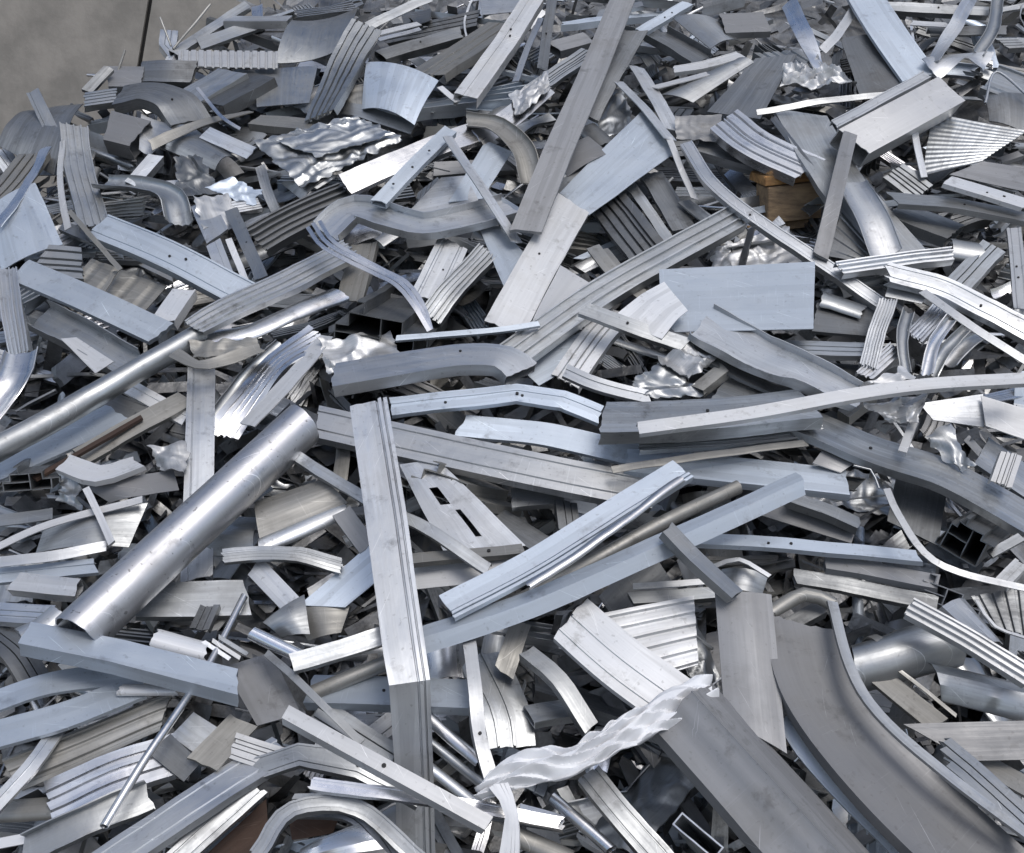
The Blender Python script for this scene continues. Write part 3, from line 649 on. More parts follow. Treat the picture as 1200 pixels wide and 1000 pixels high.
Q('318,765,12 262,782,12 300,852,12 352,838,12', 'G', 'dark matt plate behind the long diagonal bar', 'the dark matt plate')
H('bar', '310,765,17 370,820,17 424,872,15', 9, 'M', d=4, roll=10)
H('box', '334,834,25 450,898,24 572,965,22', 16, 'W', 'long bright-topped square bar slanting in front of the tall strip', 'the long diagonal bar', d=14, roll=-4, sk=(.1, 0), amp=.0005)
H('box', '362,808,13 450,810,14 558,814,14', 32, 'B', 'level pale blue bar passing behind the tall ridged strip low down', 'the level pale blue bar', d=12, roll=-10, sk=(0, 0), amp=.0006)
H('chan', '547,738,19 556,800,19 562,860,18 580,925,16', 14, 'L', 'slim upright strip right of the tall ridged strip', 'the slim upright strip', d=6, amp=.002, roll=[0, 0, -20, 10])
H('two', '560,768,9 590,830,10 600,876,9', 52, 'M', 'shiny grooved sheet behind the slim upright strip', 'the shiny grooved sheet', d=6, amp=.005)
Q('500,762,9 548,745,10 552,800,9 505,805,8', 'S', amp=.006, bulge=(.02, 0))
for k, (a, b_) in enumerate((('503,838,13 562,890,12', 13), ('502,868,12 566,918,11', 10), ('500,895,11 560,940,10', 12))):
    H('half', a, b_, 'SML'[k], d=5)
H('rib', '372,834,13 460,890,12', 34, 'M', d=8)
H('chan', '366,916,18 480,932,18 656,964,16', 13, 'S', 'shiny narrow rail near the bottom passing under the diagonal bar', 'the shiny narrow rail', d=6, roll=10)
H('bar', '560,955,15 656,968,14', 10, 'M', d=4)
H('chan', '296,904,13 350,884,14 420,896,14 490,930,12', 27, 'M', d=8, amp=.005, kink=True)
H('chan', '300,1002,14 345,944,16 420,948,15 495,1008,13', 17, 'M', 'arched channel at the bottom edge left of the tall strip', 'the arched channel', d=9, roll=8, amp=.005)
H('rib', '345,944,12 420,950,12 470,1010,10', 26, 'M', d=8)
Q('336,952,6 400,950,6 390,976,5 342,984,5', 'R', 'rust-brown sheet scrap in a gap near the bottom', 'the rusty scrap', amp=.004)
Q('350,992,15 420,962,16 462,1004,15 350,1016,14', 'S', amp=.006, bulge=(.02, .02))
H('rib', '272,874,14 328,892,13', 30, 'W', d=7)
# bottom left
H('box', '30,742,21 140,764,21 278,800,19', 27, 'B', 'heavy bluish grey beam across the lower left', 'the heavy bluish beam', kink=True, d=18, roll=-16, amp=.001, sk=(.2, .5))
H('bar', '-12,826,14 60,802,14 155,790,13', 24, 'B', 'upper of two pale blue panels at the lower left edge', d=4)
H('bar', '-12,864,15 80,838,15 170,802,14', 31, 'B', 'lower of two pale blue panels at the lower left edge', 'the pale blue panels', d=5)
Q('4,890,11 205,812,12 190,858,11 28,928,10', 'O', 'dull off-white sheet under the pale blue panels', corr=(3, .004, 1, 0), bulge=(0, .01))
H('rib', '56,940,12 130,906,13 206,882,12', 46, 'S', 'shiny deeply ribbed sheet at the lower left', 'the shiny deeply ribbed sheet', d=10, amp=.003)
H('pipe', '120,966,20 170,885,20 220,812,18 246,772,16 285,696,14', 8.5, 'S', 'thin bright tube standing diagonally at the lower left', 'the thin bright tube', amp=.0004)
H('chan', '-8,945,16 35,898,16 66,856,14', 15, 'L', d=6)
H('chanup', '28,1000,13 100,964,14 175,934,13', 34, 'M', d=12, roll=10)
H('chan', '96,1030,14 215,948,15 330,876,12', 34, 'L', 'long dull plank-like channel at the bottom left', 'the long dull channel', d=10, roll=-10, amp=.0025, kink=True)
H('chan', '190,1022,12 300,922,12', 24, 'M', d=8)
Q('236,1008,5 312,936,6 316,990,5 256,1016,4', 'R', 'dark brown panel in the gap at the bottom left')
Q('200,862,12 227,834,13 262,856,12 243,892,11', 'M', 'dull square sheet corner right of the thin bright tube')
Q('174,882,13 201,860,13 236,894,13 216,916,12', 'D')
H('bar', '238,896,14 286,846,13', 34, 'O', d=4)
H('rib', '-8,742,10 22,766,11 44,800,10', 32, 'D', d=9)
H('half', '182,744,17 242,760,16', 22, 'W', d=8)
for k in range(3): H('flat', f'{238+k*9},{752-k*2},16 {268+k*11},{772-k*2},15', 5, 'LWM'[k])
H('rib', '234,738,14 246,710,14', 20, 'D', d=7)
H('chan', '168,702,13 290,700,12', 40, 'M', 'dull channel below the big silver pipe', d=10, roll=8)
Q('224,642,10 262,598,11 300,600,11 292,648,10', 'M', fold=(.5, .05))
H('bar', '268,596,12 312,568,12', 17, 'B', d=3)
H('half', '-8,948,10 64,944,11', 26, 'O', d=8)
H('flat', '-8,990,13 34,982,13', 12, 'W')
H('half', '140,806,16 205,806,16', 12, 'W', d=5)
# bottom centre and right
H('two', '668,724,18 728,776,18 800,828,17', 62, 'W', 'off-white grooved panel left of the white plastic film', 'the off-white grooved panel', d=6, roll=-4, amp=.0008, sk=(.2, 0))
Q('694,722,13 812,700,14 818,778,13 740,800,12', 'W', 'corrugated off-white sheet behind the grooved panel', 'the corrugated off-white sheet', corr=(5.5, .006, 1, 0), name='corrugated_sheet', kind='plate')
Q('838,694,19 904,697,19 922,884,17 850,846,17', 'G', 'matt grey plate standing upright at the lower right', 'the upright grey plate', bulge=(.006, 0), amp=.0008)
H('ridge', '810,812,23 870,878,22 1008,1030,20', 88, 'G', 'wide matt grey angle beam at the lower right', 'the wide grey angle beam', d=30, roll=-8, amp=.0006, sk=(.1, 0))
hc = H('beam', '935,728,18 962,812,18 1045,912,18 1175,1035,16', [72, 78, 88, 90], 'G', 'huge swept grey channel curving down to the bottom right corner', 'the huge curved channel', d=16, roll=[0, -4, -8, -8], amp=.0006, sk=(-.3, 0))
H('bar', '975,706,21 996,782,22 1030,838,22 1105,905,22 1212,985,20', 11, 'M', d=4, parent=hc, name='edge_flange', roll=[-10, -10, -10, -10, -10], amp=.0006)
H('bar', '916,842,14 955,898,14 1070,1015,13', 18, 'B', d=4, roll=10)
H('half', '906,716,16 945,694,17 980,706,16', 16, 'O', d=8)
H('box', '908,742,12 966,710,13', 16, 'D', d=14)
sp = H('pipe', '1000,770,14 1050,757,15 1118,738,14', 54, 'M', 'stubby shiny pipe section with a band at the lower right', 'the stubby shiny pipe', amp=.004)
for a in ('1034,763,14.4 1044,760,14.4', '1064,755,14.4 1070,753,14.4'): H('pipe', a, 56.5, 'O', parent=sp, name='pipe_band', amp=0, sk=(0, 0))
H('fins', '1066,712,21 1130,748,21 1210,797,20', 22, 'W', 'bright double-edged rail above the stubby shiny pipe', 'the double-edged rail', d=8, roll=6)
Q('1090,722,16 1130,702,17 1176,756,16 1140,764,15', 'L', bulge=(.03, 0))
Q('1084,776,11 1212,806,12 1212,850,12 1104,824,11', 'M', 'smooth curved grey sheet at the lower right edge', bulge=(0, .03))
H('bar', '1018,784,11 1098,848,11', 24, 'O', d=5)
H('flat', '1056,786,13 1122,840,12', 4, 'O')
Q('1058,850,15 1212,846,15 1212,892,14 1134,893,14', 'G')
H('rib', '1106,878,19 1150,915,19 1212,972,18', 28, 'M', 'jagged-ended ribbed profile near the bottom right corner', d=7, tear=.02)
H('bar', '1150,895,12 1212,930,12', 22, 'O', d=4)
H('chan', '690,905,18 728,952,18 782,1015,17', 29, 'M', 'square-sided channel at the bottom below the plastic film', 'the bottom channel', d=12, roll=4, sk=(0, 0))
H('pipe', '648,930,16 718,992,16', 14, 'S', amp=.0006)
H('rib', '608,950,15 662,964,15', 16, 'S', d=6)
H('half', '602,975,14 672,1006,13', 22, 'O', d=8)
H('box', '840,1000,-4 823,973,14', 24, 'L', 'small square tube with its open end facing out at the bottom', 'the small square tube end', d=16, sk=(0, 0))
H('box', '616,762,17 655,796,17 692,852,15', 17, 'M', 'bent square tube left of the grooved panel', 'the bent square tube', d=10, amp=.001)
H('chan', '610,730,13 590,790,12', 24, 'O', d=8)
H('box', '620,838,11 680,828,11', 20, 'M', d=10)
# right middle
Q('968,302,11 986,250,12 1024,296,11 1004,308,10', 'D', corr=(4, .003, 0, 0))
H('fins', '984,316,17 1050,306,17 1116,298,17', 15, 'L', 'narrow ribbed tube lying level above the crumpled right-hand channel', 'the narrow ribbed tube', d=8, roll=10)
H('half', '1116,286,13 1152,292,12', 22, 'M', d=8)
H('chan', '1040,318,21 1105,336,21 1150,358,21 1212,390,20', 23, 'L', 'pale crumpled channel at the right with a small dark hole', 'the crumpled right-hand channel', d=8, roll=10, amp=.003, tear=.01)
H('flat', '1082,342,24 1140,383,24 1212,430,23', 9, 'L', 'slender pale strip below the crumpled right-hand channel', 'the slender pale strip', roll=20)
Q('1037,348,17 1046,314,19 1086,346,18 1080,356,17', 'L')
H('rib', '1120,336,11 1166,288,12', 27, 'M', d=8)
H('chan', '1188,268,13 1197,362,12', 17, 'L', d=6)
for a, ww, f in (('1018,432,15 1040,354,17', 20, 'L'), ('1060,436,15 1056,400,16 1063,366,16', 13, 'M'), ('1072,396,16 1106,360,16', 20, 'S'), ('1080,440,16 1092,404,17 1112,376,17', 14, 'S'), ('1094,442,15 1106,414,16 1132,388,16', 14, 'M'), ('1012,440,15 1050,406,15', 18, 'S'), ('1110,430,13 1134,404,14 1150,398,13', 16, 'L')):
    H('fins' if ww >= 18 else 'trough', a, ww, f, d=6, amp=.004)
Q('1006,478,22 1088,462,22 1072,497,21 1044,500,20', 'S', 'crushed shiny scrap hanging below the long white rail', 'the crushed shiny scrap', kind='crump', crump=.014)
Q('1004,452,19 1060,432,20 1070,444,19 1012,462,18', 'S', kind='crump', crump=.014)
Q('1150,464,17 1212,482,17 1212,518,16 1156,500,16', 'W', 'pale plate end at the right edge below the white rail')
Q('1078,472,15 1152,462,16 1154,500,15 1094,492,14', 'L')
H('bar', '955,372,12 1028,378,11', 34, 'D', d=4)
H('half', '964,344,14 1012,362,13', 15, 'M', d=6, amp=.004)
H('rib', '924,406,13 1018,410,13', 15, 'M', d=6)
H('bar', '900,430,10 1010,436,9', 14, 'D', d=6)
Q('1082,518,16 1112,500,18 1142,548,16 1128,556,15', 'M', kind='crump', crump=.012)
H('chan', '1057,530,19 1072,490,20', 9, 'W', d=4)
H('rib', '1174,568,18 1186,532,19', 24, 'W', 'short bright ribbed stub at the right edge', d=6)
H('win', '1170,596,-4 1154,608,8 1137,620,18', 42, 'D', 'hollow frame extrusion whose black opening faces out at the right', 'the black-mouthed extrusion', d=36)
H('win', '1085,686,0 1106,688,14', 26, 'G', 'dark chambered extrusion with its end below the whip-like strip', 'the dark chambered extrusion', d=20)
H('box', '968,658,13 1100,682,13', 15, 'G', d=8)
H('box', '932,674,11 1098,706,12', 16, 'D', d=8)
H('flat', '1144,704,18 1166,735,18 1212,752,17', 3, 'L')
Q('1136,700,9 1212,688,10 1212,748,9 1160,736,8', 'D', corr=(5, .005, 0, 0))
Q('952,543,15 969,520,15 1002,542,15 985,554,14', 'G')
H('bar', '1160,650,14 1198,630,15', 11, 'M', d=3)
H('rib', '1172,684,14 1196,660,14', 16, 'W', d=6)
H('bar', '1150,530,13 1212,572,12', 34, 'M', d=5)
Q('1050,560,9 1110,574,10 1100,640,9 1040,610,8', 'D', amp=.004)
Q('700,700,8 760,640,9 800,700,8 740,760,8', 'D', amp=.004)
# ------------------------------------------------------------------ black hole discs on traced pieces
def disc(name, u, v, cm, r, mat, parent, h=.002):
    c = pt(u, v, cm); n = 12; T = NRM.cross(RT).normalized()
    vs = [c + RT * (r * math.cos(2 * math.pi * i / n)) + T * (r * math.sin(2 * math.pi * i / n)) + NRM * k * h for k in (0, 1) for i in range(n)]
    fs = [tuple(range(n, 2 * n))] + [(i, (i + 1) % n, (i + 1) % n + n, i + n) for i in range(n)] + [tuple(range(n))[::-1]]
    return finish(name, vs, fs, [(0, 0)] * (2 * n), mat, c, parent=parent)
for u, v, o_ in ((522, 472, kc), (612, 464, kc), (503, 177, bt), (461, 216, bt)): disc('screw', u, v, 18.6 if o_ is bt else 17.2, .0035, RUBBER_AND_HOLE, o_)  # black discs in place of real holes, their shade put into the colour
# wooden pallet block with boards
def pallet():
    e = bpy.data.objects.new('wooden_pallet', None); COL.objects.link(e)
    c = pt(930, 226, 3); e.location = c; s = pxm(c)
    ax = (pt(968, 221, 3) - pt(892, 230, 3)).normalized(); az = Vector((0, -.12, 1)); az = (az - ax * az.dot(ax)).normalized(); ay = az.cross(ax)
    box_mesh('deck_board', c + az * s * 20 + ay * .02, ax * s * 84, ay * .12, az * s * 11, WOOD, e)
    box_mesh('pallet_block', c + ax * s * -6 + az * s * -8, ax * s * 66, ay * .09, az * s * 42, WOODG, e)
    box_mesh('bottom_board', c - az * s * 36 + ay * .03, ax * s * 120, ay * .1, az * s * 10, WOODG, e)
    THINGS.append(dict(o=e, kind='pallet', fin='', lab='broken wooden pallet piece with an orange-brown edge buried among the metal', lm='the wooden block', hero=1, len=.2, w=.1, cat='pallet'))
pallet()
# white plastic film, crumpled along its length
def film():
    q = [(560, 926, 24), (590, 905, 25), (625, 892, 26), (668, 888, 26), (712, 862, 25.5), (766, 834, 22.5), (838, 802, 20)]
    wpx = [14, 34, 42, 38, 32, 46, 42]; P = [pt(*a) for a in q]
    C = catmull([Vector((*p, w_)) for p, w_ in zip(P, wpx)], .0045); n = len(C); m = 40; vs, fs, uv, s = [], [], [], 0
    for i, c in enumerate(C):           # a sheet gathered into pleats that run along it
        p = Vector(c[:3]); T = (Vector(C[min(i + 1, n - 1)][:3]) - Vector(C[max(i - 1, 0)][:3])).normalized(); N = (NRM - T * NRM.dot(T)).normalized(); B = T.cross(N)
        if i: s += (p - Vector(C[i - 1][:3])).length
        h = c[3] * pxm(p) / 2 * (1 + .25 * noise.noise(Vector((s * 16, 3, 0))))
        for j in range(m + 1):
            x = -1 + 2 * j / m; g = Vector((s * 3 + x * .5, x * 1.7 + s * 7, 5)); g2 = Vector((s * 9, x * 2.6 - s * 13, 2))
            f = abs(noise.noise(g)) * 1.6 + abs(noise.noise(g2)) * .7
            edge = .10 * noise.noise(Vector((s * 30, x * 2, 8)))
            wv = noise.noise(Vector((s * 6, x * .8, 1))) * 1.3; f1 = tri(x * 1.1 + s * 5 + wv); f2 = tri(x * 2.3 - s * 9 + wv * 1.6 + .3); f3 = tri(s * 21 + x * 1.5 + wv * 2)
            v = p + B * (h * (x * (1 + edge) + .15 * noise.noise(g * .6))) + N * (.014 * (1 - x * x) - .020 * f1 - .013 * f2 - .003 * f3) + T * .012 * noise.noise(g * 1.5)
            vs.append(v); uv.append((x * h, s))
    for i in range(n - 1):
        for j in range(m): k = i * (m + 1) + j; fs.append((k, k + 1, k + m + 2, k + m + 1))
    o = finish('plastic_film', vs, fs, uv, FILM, P[3], sharp=24)
    sd_ = o.modifiers.new('thickness', 'SOLIDIFY'); sd_.thickness = .0012
    THINGS.append(dict(o=o, kind='film', fin='F', lab='crumpled white plastic film twisted between the tall strip and grey angle beam', lm='the white plastic film', hero=1, len=.5, w=.06, cat='plastic film'))
    sweep('film_tail', [pt(580, 918, 25), pt(596, 955, 23), pt(592, 1015, 18)], [.03, .018, .03], 'rib', FILM, d=.006, amp=.006, seed=77, parent=o)
film()

# ------------------------------------------------------------------ the setting
def grid_mesh(name, xs, ys, fz, mat):
    vs = [Vector((x, y, fz(x, y))) for y in ys for x in xs]; W1 = len(xs)
    fs = [(j * W1 + i, j * W1 + i + 1, (j + 1) * W1 + i + 1, (j + 1) * W1 + i) for j in range(len(ys) - 1) for i in range(W1 - 1)]
    return vs, fs
vs, fs = grid_mesh('ground', [x * 10 for x in range(-6, 7)], [y * 10 for y in range(-6, 7)], lambda x, y: 0, GROUND)
g = finish('ground', vs, fs, [(v.x, v.y) for v in vs], GROUND, Vector((0, 0, 0))); g['kind'] = 'structure'
CREST = [pt(*a) for a in ((-400, 330), (-80, 215), (0, 168), (60, 128), (100, 98), (130, 72), (200, 58), (222, 30), (262, -14), (310, -60))]
def crest_y(x):
    if x <= CREST[0].x: return CREST[0].y
    for a, b in zip(CREST, CREST[1:]):
        if x <= b.x: return a.y + (b.y - a.y) * (x - a.x) / max(1e-6, b.x - a.x)
    return min(5.3, CREST[-1].y + (x - CREST[-1].x) * 1.5)
def plane_z(y): return P0.z + (y - P0.y) * math.tan(SLOPE)
def heap_z(x, y):
    yc = crest_y(x) - .12; z = plane_z(min(y, yc)) - .17 / math.cos(SLOPE)
    if y > yc: z -= (y - yc) * .95
    z -= max(0, x - 2.9) * .8 + max(0, -3.3 - x) * .8
    return max(-.05, z + .05 * noise.noise(Vector((x * 2.5, y * 2.5, 0))) + .02 * noise.noise(Vector((x * 9, y * 9, 4))))
xs = [-4.5 + i * .07 for i in range(130)]; ys = [.3 + i * .07 for i in range(100)]
vs, fs = grid_mesh('heap', xs, ys, heap_z, DEBRIS); uvs = [(v.x, v.y) for v in vs]
rnd = random.Random(5)
for _ in range(9500):              # splinters and crushed bits of the heap's core
    u, v = rnd.uniform(-260, 1460), rnd.uniform(-60, 1080); p = pt(u, v)
    if p.y > crest_y(p.x) - .05: continue
    c = Vector((p.x, p.y, heap_z(p.x, p.y))) + NRM * rnd.uniform(0, .125)
    d = Vector((rnd.gauss(0, 1), rnd.gauss(0, 1) * .9, rnd.gauss(0, .5))).normalized(); e = d.cross(NRM + Vector((rnd.gauss(0, .5), rnd.gauss(0, .5), 0))).normalized()
    L_, w_ = rnd.uniform(.02, .12), rnd.uniform(.003, .022); k = len(vs); bnd = NRM * rnd.uniform(-.012, .012)
    vs += [c - d * L_ - e * w_, c - d * L_ + e * w_, c + e * w_ + bnd, c - e * w_ + bnd, c + d * L_ + e * w_ * rnd.uniform(.3, 1), c + d * L_ - e * w_]
    fs += [(k, k + 1, k + 2, k + 3), (k + 3, k + 2, k + 4, k + 5)]; uvs += [(0, 0), (w_, 0), (w_, L_), (0, L_), (w_, 2 * L_), (0, 2 * L_)]
hp = finish('scrap_debris', vs, fs, uvs, DEBRIS, Vector((0, 3, 1)), flat=True); hp['kind'] = 'stuff'; hp['label'] = 'dark crushed metal splinters packed in the gaps of the heap'; hp['category'] = 'debris'
# concrete wall of tall panels with a dark open joint
WY = 6.2
def wall():
    e = bpy.data.objects.new('concrete_wall', None); COL.objects.link(e); e.location = (0, WY, 0)
    d0 = FW + RT * ((176 - 600) / F_PX) + UP * (500 / F_PX); d1 = FW + RT * ((165 - 600) / F_PX) + UP * ((500 - 66) / F_PX)
    a = CAM + d0 * (WY / d0.y); b = CAM + d1 * (WY / d1.y); k = (a.x - b.x) / (a.z - b.z)
    X = lambda z: a.x + (z - a.z) * k
    def slab(nm, xa, xb, mat, y0=0):     # xa, xb: functions of z
        vs, fs = [], []; nz_ = 14; nx = 24
        for side in (0, .25):
            for i in range(nz_ + 1):
                z = -.1 + i * 3.9 / nz_
                for j in range(nx + 1):
                    x = xa(z) + (xb(z) - xa(z)) * j / nx
                    vs.append(Vector((x, WY + y0 + side + (.006 * noise.noise(Vector((x * 1.5, z * 1.5, 0))) if not side else 0), z)))
        W1 = nx + 1; K = W1 * (nz_ + 1)
        for i in range(nz_):
            for j in range(nx):
                q = (i * W1 + j, i * W1 + j + 1, (i + 1) * W1 + j + 1, (i + 1) * W1 + j); fs += [q, tuple(x + K for x in q[::-1])]
        for i in range(nz_): fs += [((i + 1) * W1, i * W1, i * W1 + K, (i + 1) * W1 + K)[::-1], (i * W1 + nx, (i + 1) * W1 + nx, (i + 1) * W1 + nx + K, i * W1 + nx + K)[::-1]]
        for j in range(nx): fs += [(nz_ * W1 + j, nz_ * W1 + j + 1, nz_ * W1 + j + 1 + K, nz_ * W1 + j + K)]
        return finish(nm, vs, fs, [(v.x, v.z) for v in vs], mat, Vector((0, WY, 0)), parent=e)
    slab('wall_panel', lambda z: -5.5, lambda z: X(z) - .012, CONCRETE)
    slab('wall_panel', lambda z: X(z) + .012, lambda z: 5.5, CONCRETE)
    slab('wall_joint', lambda z: X(z) - .014, lambda z: X(z) + .014, DARKJ, .02)
    e['label'] = 'weathered concrete bay wall with a dark vertical joint behind the heap'; e['category'] = 'wall'
wall()

# ------------------------------------------------------------------ loose pieces filling the heap between the traced ones
rnd = random.Random(2024)
KINDS = ['fins'] * 6 + ['chan'] * 4 + ['rib'] * 5 + ['box'] * 4 + ['bar'] * 3 + ['flat'] * 4 + ['plate'] * 4 + ['crump'] * 3 + ['angle'] * 2 + ['zed'] * 2 + ['half'] * 2 + ['trough'] + ['win'] * 2 + ['pipe'] + ['rod'] * 2 + ['chanup'] * 2 + ['corr']
FINS = ['M'] * 8 + ['L'] * 7 + ['D'] * 7 + ['S'] * 4 + ['O'] * 3 + ['G'] * 3 + ['B'] * 3 + ['W', 'D']     # finishes of the loose pieces, by how common each is
N_FILL = 2200
for k in range(N_FILL):
    top = rnd.random() < .5
    v = rnd.uniform(-110, 330) if top else rnd.uniform(250, 1070); u = rnd.uniform(-230, 1430)
    p = pt(u, v)
    if p.y > crest_y(p.x) - .05: continue
    kind = rnd.choice(KINDS); fin = rnd.choice(FINS); sd = 5000 + k
    big = rnd.random()
    Ln = rnd.uniform(.07, .26) if big < .72 else rnd.uniform(.26, .62)
    wd = {'rod': rnd.uniform(.004, .009), 'pipe': rnd.uniform(.014, .04), 'flat': rnd.uniform(.006, .035), 'bar': rnd.uniform(.012, .055), 'corr': rnd.uniform(.08, .14)}.get(kind, rnd.uniform(.016, .075))
    th = rnd.gauss(0, .75) if rnd.random() < .6 else rnd.uniform(-math.pi, math.pi)
    T0 = RT; T1 = NRM.cross(RT); d = (T0 * math.cos(th) + T1 * math.sin(th) + NRM * rnd.uniform(-.28, .28)).normalized()
    if k > 1850: kind = rnd.choice(('flat', 'flat', 'rod', 'zed', 'fins')); wd = rnd.uniform(.003, .011); Ln = rnd.uniform(.08, .38); fin = rnd.choice('LLMMSSWDO')
    if kind in ('box', 'win') and rnd.random() < .4:      # open ends standing towards the front
        d = (-NRM * rnd.uniform(.6, 1) + UP * rnd.uniform(0, .4) + RT * rnd.uniform(-.5, .5)).normalized(); Ln = rnd.uniform(.1, .2); wd = rnd.uniform(.022, .055)
    deep = rnd.random() ** 1.2 * .14
    base = .05 if v < 110 else (.02 if v < 300 else -.015)
    hi = max(0, abs(d.dot(NRM)) * Ln / 2)
    c = p + NRM * (base - deep - hi * .8)
    for e_ in (-1, 1):           # keep the ends on the near side of the crest
        q = c + d * Ln / 2 * e_
        if q.y > crest_y(q.x) + .02: c = None; break
    if c is None: continue
    if kind in ('plate', 'crump'):
        e = d.cross(NRM + Vector((rnd.gauss(0, .3), rnd.gauss(0, .3), 0))).normalized(); L2 = Ln * .3; W2 = rnd.uniform(.025, .075)
        cs = [c - d * L2 - e * W2, c + d * L2 - e * W2 * rnd.uniform(.6, 1.1), c + d * L2 * rnd.uniform(.7, 1) + e * W2, c - d * L2 * rnd.uniform(.8, 1.1) + e * W2 * rnd.uniform(.8, 1.1)]
        o = plate(NAMES[kind], cs, M['C' if kind == 'crump' and fin in 'SL' else fin], seed=sd, amp=.003, bulge=(rnd.uniform(-.02, .025), rnd.uniform(-.01, .015)), crump=(rnd.uniform(.005, .014) if kind == 'crump' else 0), tear=(.01 if kind == 'crump' else 0))
        wl = W2 * 2
    else:
        kb = rnd.random(); mid = c + (NRM * rnd.uniform(-.02, .015) + d.cross(NRM) * rnd.gauss(0, .04)) * Ln * (2.2 if kb < .3 else .4)
        path = [c - d * Ln / 2, mid, c + d * Ln / 2]
        r0 = rnd.gauss(0, 25)
        o = sweep(NAMES[kind], path, wd, kind, M[fin], d=wd * rnd.uniform(.2, .6), rolls=[r0 + rnd.gauss(0, 14 if kb < .4 else 3) for _ in path], amp=rnd.choice((.001, .002, .004, .006)), seed=sd,
                  skew=(rnd.uniform(-.5, .5), rnd.uniform(-.5, .5)), tear=rnd.choice((0, 0, .004, .012)), crush=rnd.choice((0, 0, .4)), kink=rnd.random() < .6)
        wl = wd
    if kind in ('bar', 'box') and wd > .022 and Ln > .15 and rnd.random() < .3: hole_discs(o, path[1], (path[2] - path[0]).normalized(), r0, wd * .6, rnd, kind)
    if kind == 'win' and wd > .035:     # the black rubber seal still sitting in its groove
        sweep('rubber_gasket', [q + NRM.lerp(NRM, 0) * .004 for q in path], .005, 'half', RUBBER_AND_HOLE, d=.003, rolls=r0, amp=.001, seed=sd, parent=o)
    THINGS.append(dict(o=o, kind=kind, fin=fin, lab=None, lm=None, hero=0, len=Ln, w=wl, cat=None))

# ------------------------------------------------------------------ what can be seen, from here and from a step to either side
bpy.context.view_layer.update(); dg = bpy.context.evaluated_depsgraph_get()
by = {}
for i, t in enumerate(THINGS):
    by[t['o'].name] = i; t['px'] = []; t['side'] = 0
    for ch in t['o'].children: by[ch.name] = i
def look(org, a0, a1, store, step):
    u = a0
    while u < a1:
        v = 0
        while v < 1000:
            d_ = (FW + RT * ((u - 600) / F_PX) + UP * ((500 - v) / F_PX)).normalized()
            if org is not CAM: d_ = (pt(u, v) - org).normalized()
            ok, loc, nn, ix, ob, mt = scene.ray_cast(dg, org, d_)
            if ok and ob.name in by:
                t = THINGS[by[ob.name]]
                if store: t['px'].append((u, v))
                t['side'] += 1
            v += step
        u += step
look(CAM, 0, 1200, True, 4)
for dx in (-.7, .7): look(CAM + Vector((dx, .1, .1)), -60, 1260, False, 9)
keep = []
for t in THINGS:
    if not t['hero'] and len(t['px']) < 1 and t['side'] < 2:
        for ch in list(t['o'].children): bpy.data.objects.remove(ch)
        bpy.data.objects.remove(t['o'])
    else: keep.append(t)
THINGS = keep

# ------------------------------------------------------------------ names, labels, groups
FADJ = {'W': 'white', 'L': 'pale', 'B': 'bluish', 'M': 'plain grey', 'G': 'matt grey', 'D': 'dark dull', 'S': 'shiny', 'C': 'satin', 'O': 'stained', 'P': 'silver', 'R': 'rusty', '': ''}
NOUN = {'fins': 'finned profile', 'plain': 'channel', 'beam': 'channel', 'ridge': 'angle profile', 'flat': 'flat strip', 'bar': 'flat bar', 'chan': 'channel', 'chanup': 'open channel', 'angle': 'angle profile', 'zed': 'stepped profile', 'box': 'box tube', 'pipe': 'round pipe', 'rod': 'thin rod', 'half': 'curved profile', 'trough': 'gutter-like profile',
        'rib': 'ribbed profile', 'tall': 'ridged profile', 'tallr': 'ridged profile', 'two': 'grooved panel', 'corr': 'corrugated sheet', 'win': 'hollow frame profile', 'plate': 'sheet offcut', 'crump': 'crumpled sheet'}
for t in THINGS:
    if t['px']: t['c'] = (sum(a for a, b in t['px']) / len(t['px']), sum(b for a, b in t['px']) / len(t['px']))
    else: t['c'] = proj(t['o'].location)
LM = [t for t in THINGS if t['lm'] and len(t['px']) > 8]
used = set(t['lab'] for t in THINGS if t['lab'])
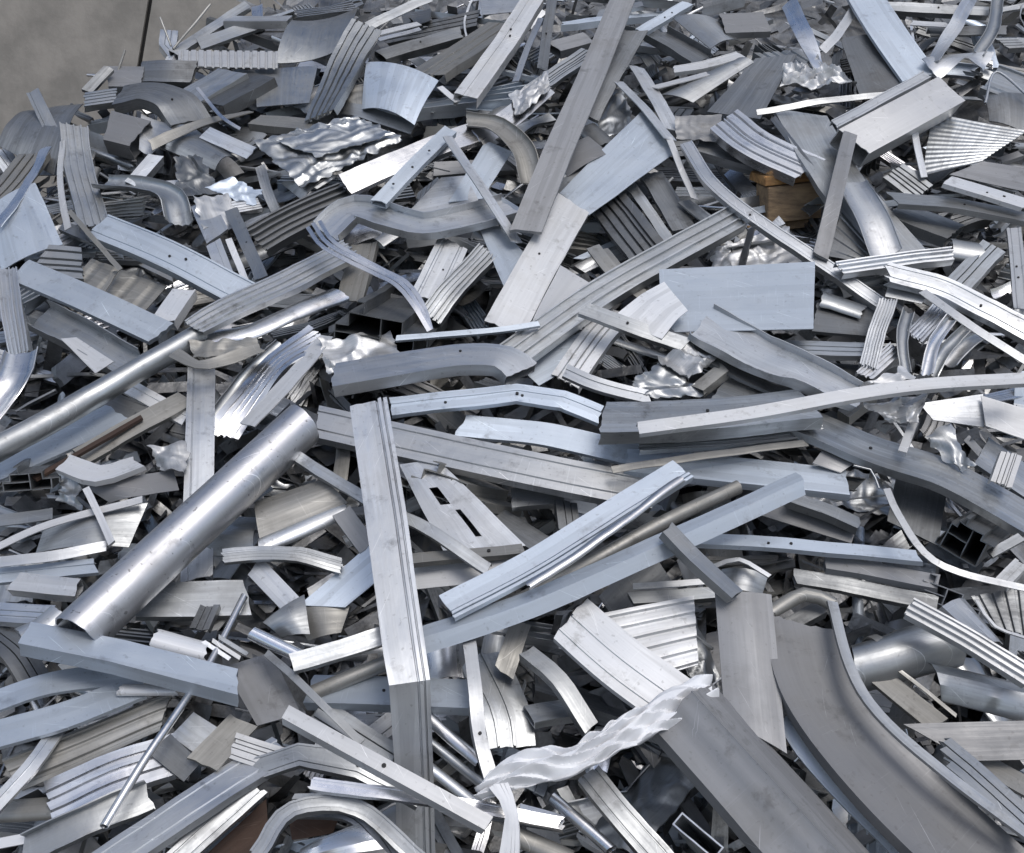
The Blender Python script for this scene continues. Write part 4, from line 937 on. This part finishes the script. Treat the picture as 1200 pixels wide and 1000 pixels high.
def rel(c, m):
    dx, dy = c[0] - m['c'][0], c[1] - m['c'][1]
    return ('right of' if dx > 0 else 'left of') if abs(dx) > abs(dy) * 1.1 else ('below' if dy > 0 else 'above')
def opts(t):
    c = t['c']; near = sorted((m for m in LM if m is not t), key=lambda m: min((c[0] - a) ** 2 + (c[1] - b) ** 2 for a, b in m['px'][::3]))[:7]
    sz = 'small' if t['len'] < .14 else 'short' if t['len'] < .28 else 'long' if t['len'] > .5 else ''
    wz = 'narrow' if t['w'] < .025 else 'broad' if t['w'] > .075 else ''
    asp = t['o'].data
    n = NOUN.get(t['kind'], 'piece'); f = FADJ[t['fin']]
    for pre in ((f,), (sz, f), (wz, f), (sz, wz, f)):
        b = ' '.join(x for x in pre if x) + ' ' + n
        for m in near[:3]: yield f"{b} just {rel(c, m)} {m['lm']}"
    for m in near[:4]:
        for m2 in near[:6]:
            if m is not m2: yield f"{sz+' ' if sz else ''}{f} {n} {rel(c, m)} {m['lm']}, {rel(c, m2)} {m2['lm']}"
for t in sorted(THINGS, key=lambda t: -len(t['px'])):
    o = t['o']
    if not t['lab']:
        for s in opts(t):
            if len(s.split()) <= 16 and s not in used: t['lab'] = s; break
        else:
            m = opts(t); s = next(m); i = 2
            while f"{['','','second','third','fourth','fifth','sixth','seventh','eighth'][i]} largest {s}" in used and i < 8: i += 1
            t['lab'] = f"{['','','second','third','fourth','fifth','sixth','seventh','eighth'][i]} largest {s}"
        used.add(t['lab'])
    o['label'] = t['lab']; o['category'] = t['cat'] or CAT.get(t['kind'], 'profile')
    if t['kind'] not in ('pallet', 'film'): o['group'] = {'plate': 'loose sheet offcuts in the heap', 'crump': 'crumpled sheets in the heap', 'pipe': 'round pipes in the heap', 'rod': 'thin rods in the heap', 'box': 'box tubes in the heap'}.get(t['kind'], (NOUN[t['kind']] + 's in the heap'))
print('things', len(THINGS), 'fillers', sum(1 for t in THINGS if not t['hero']), 'unseen heroes', [t['lab'] for t in THINGS if t['hero'] and not t['px']])
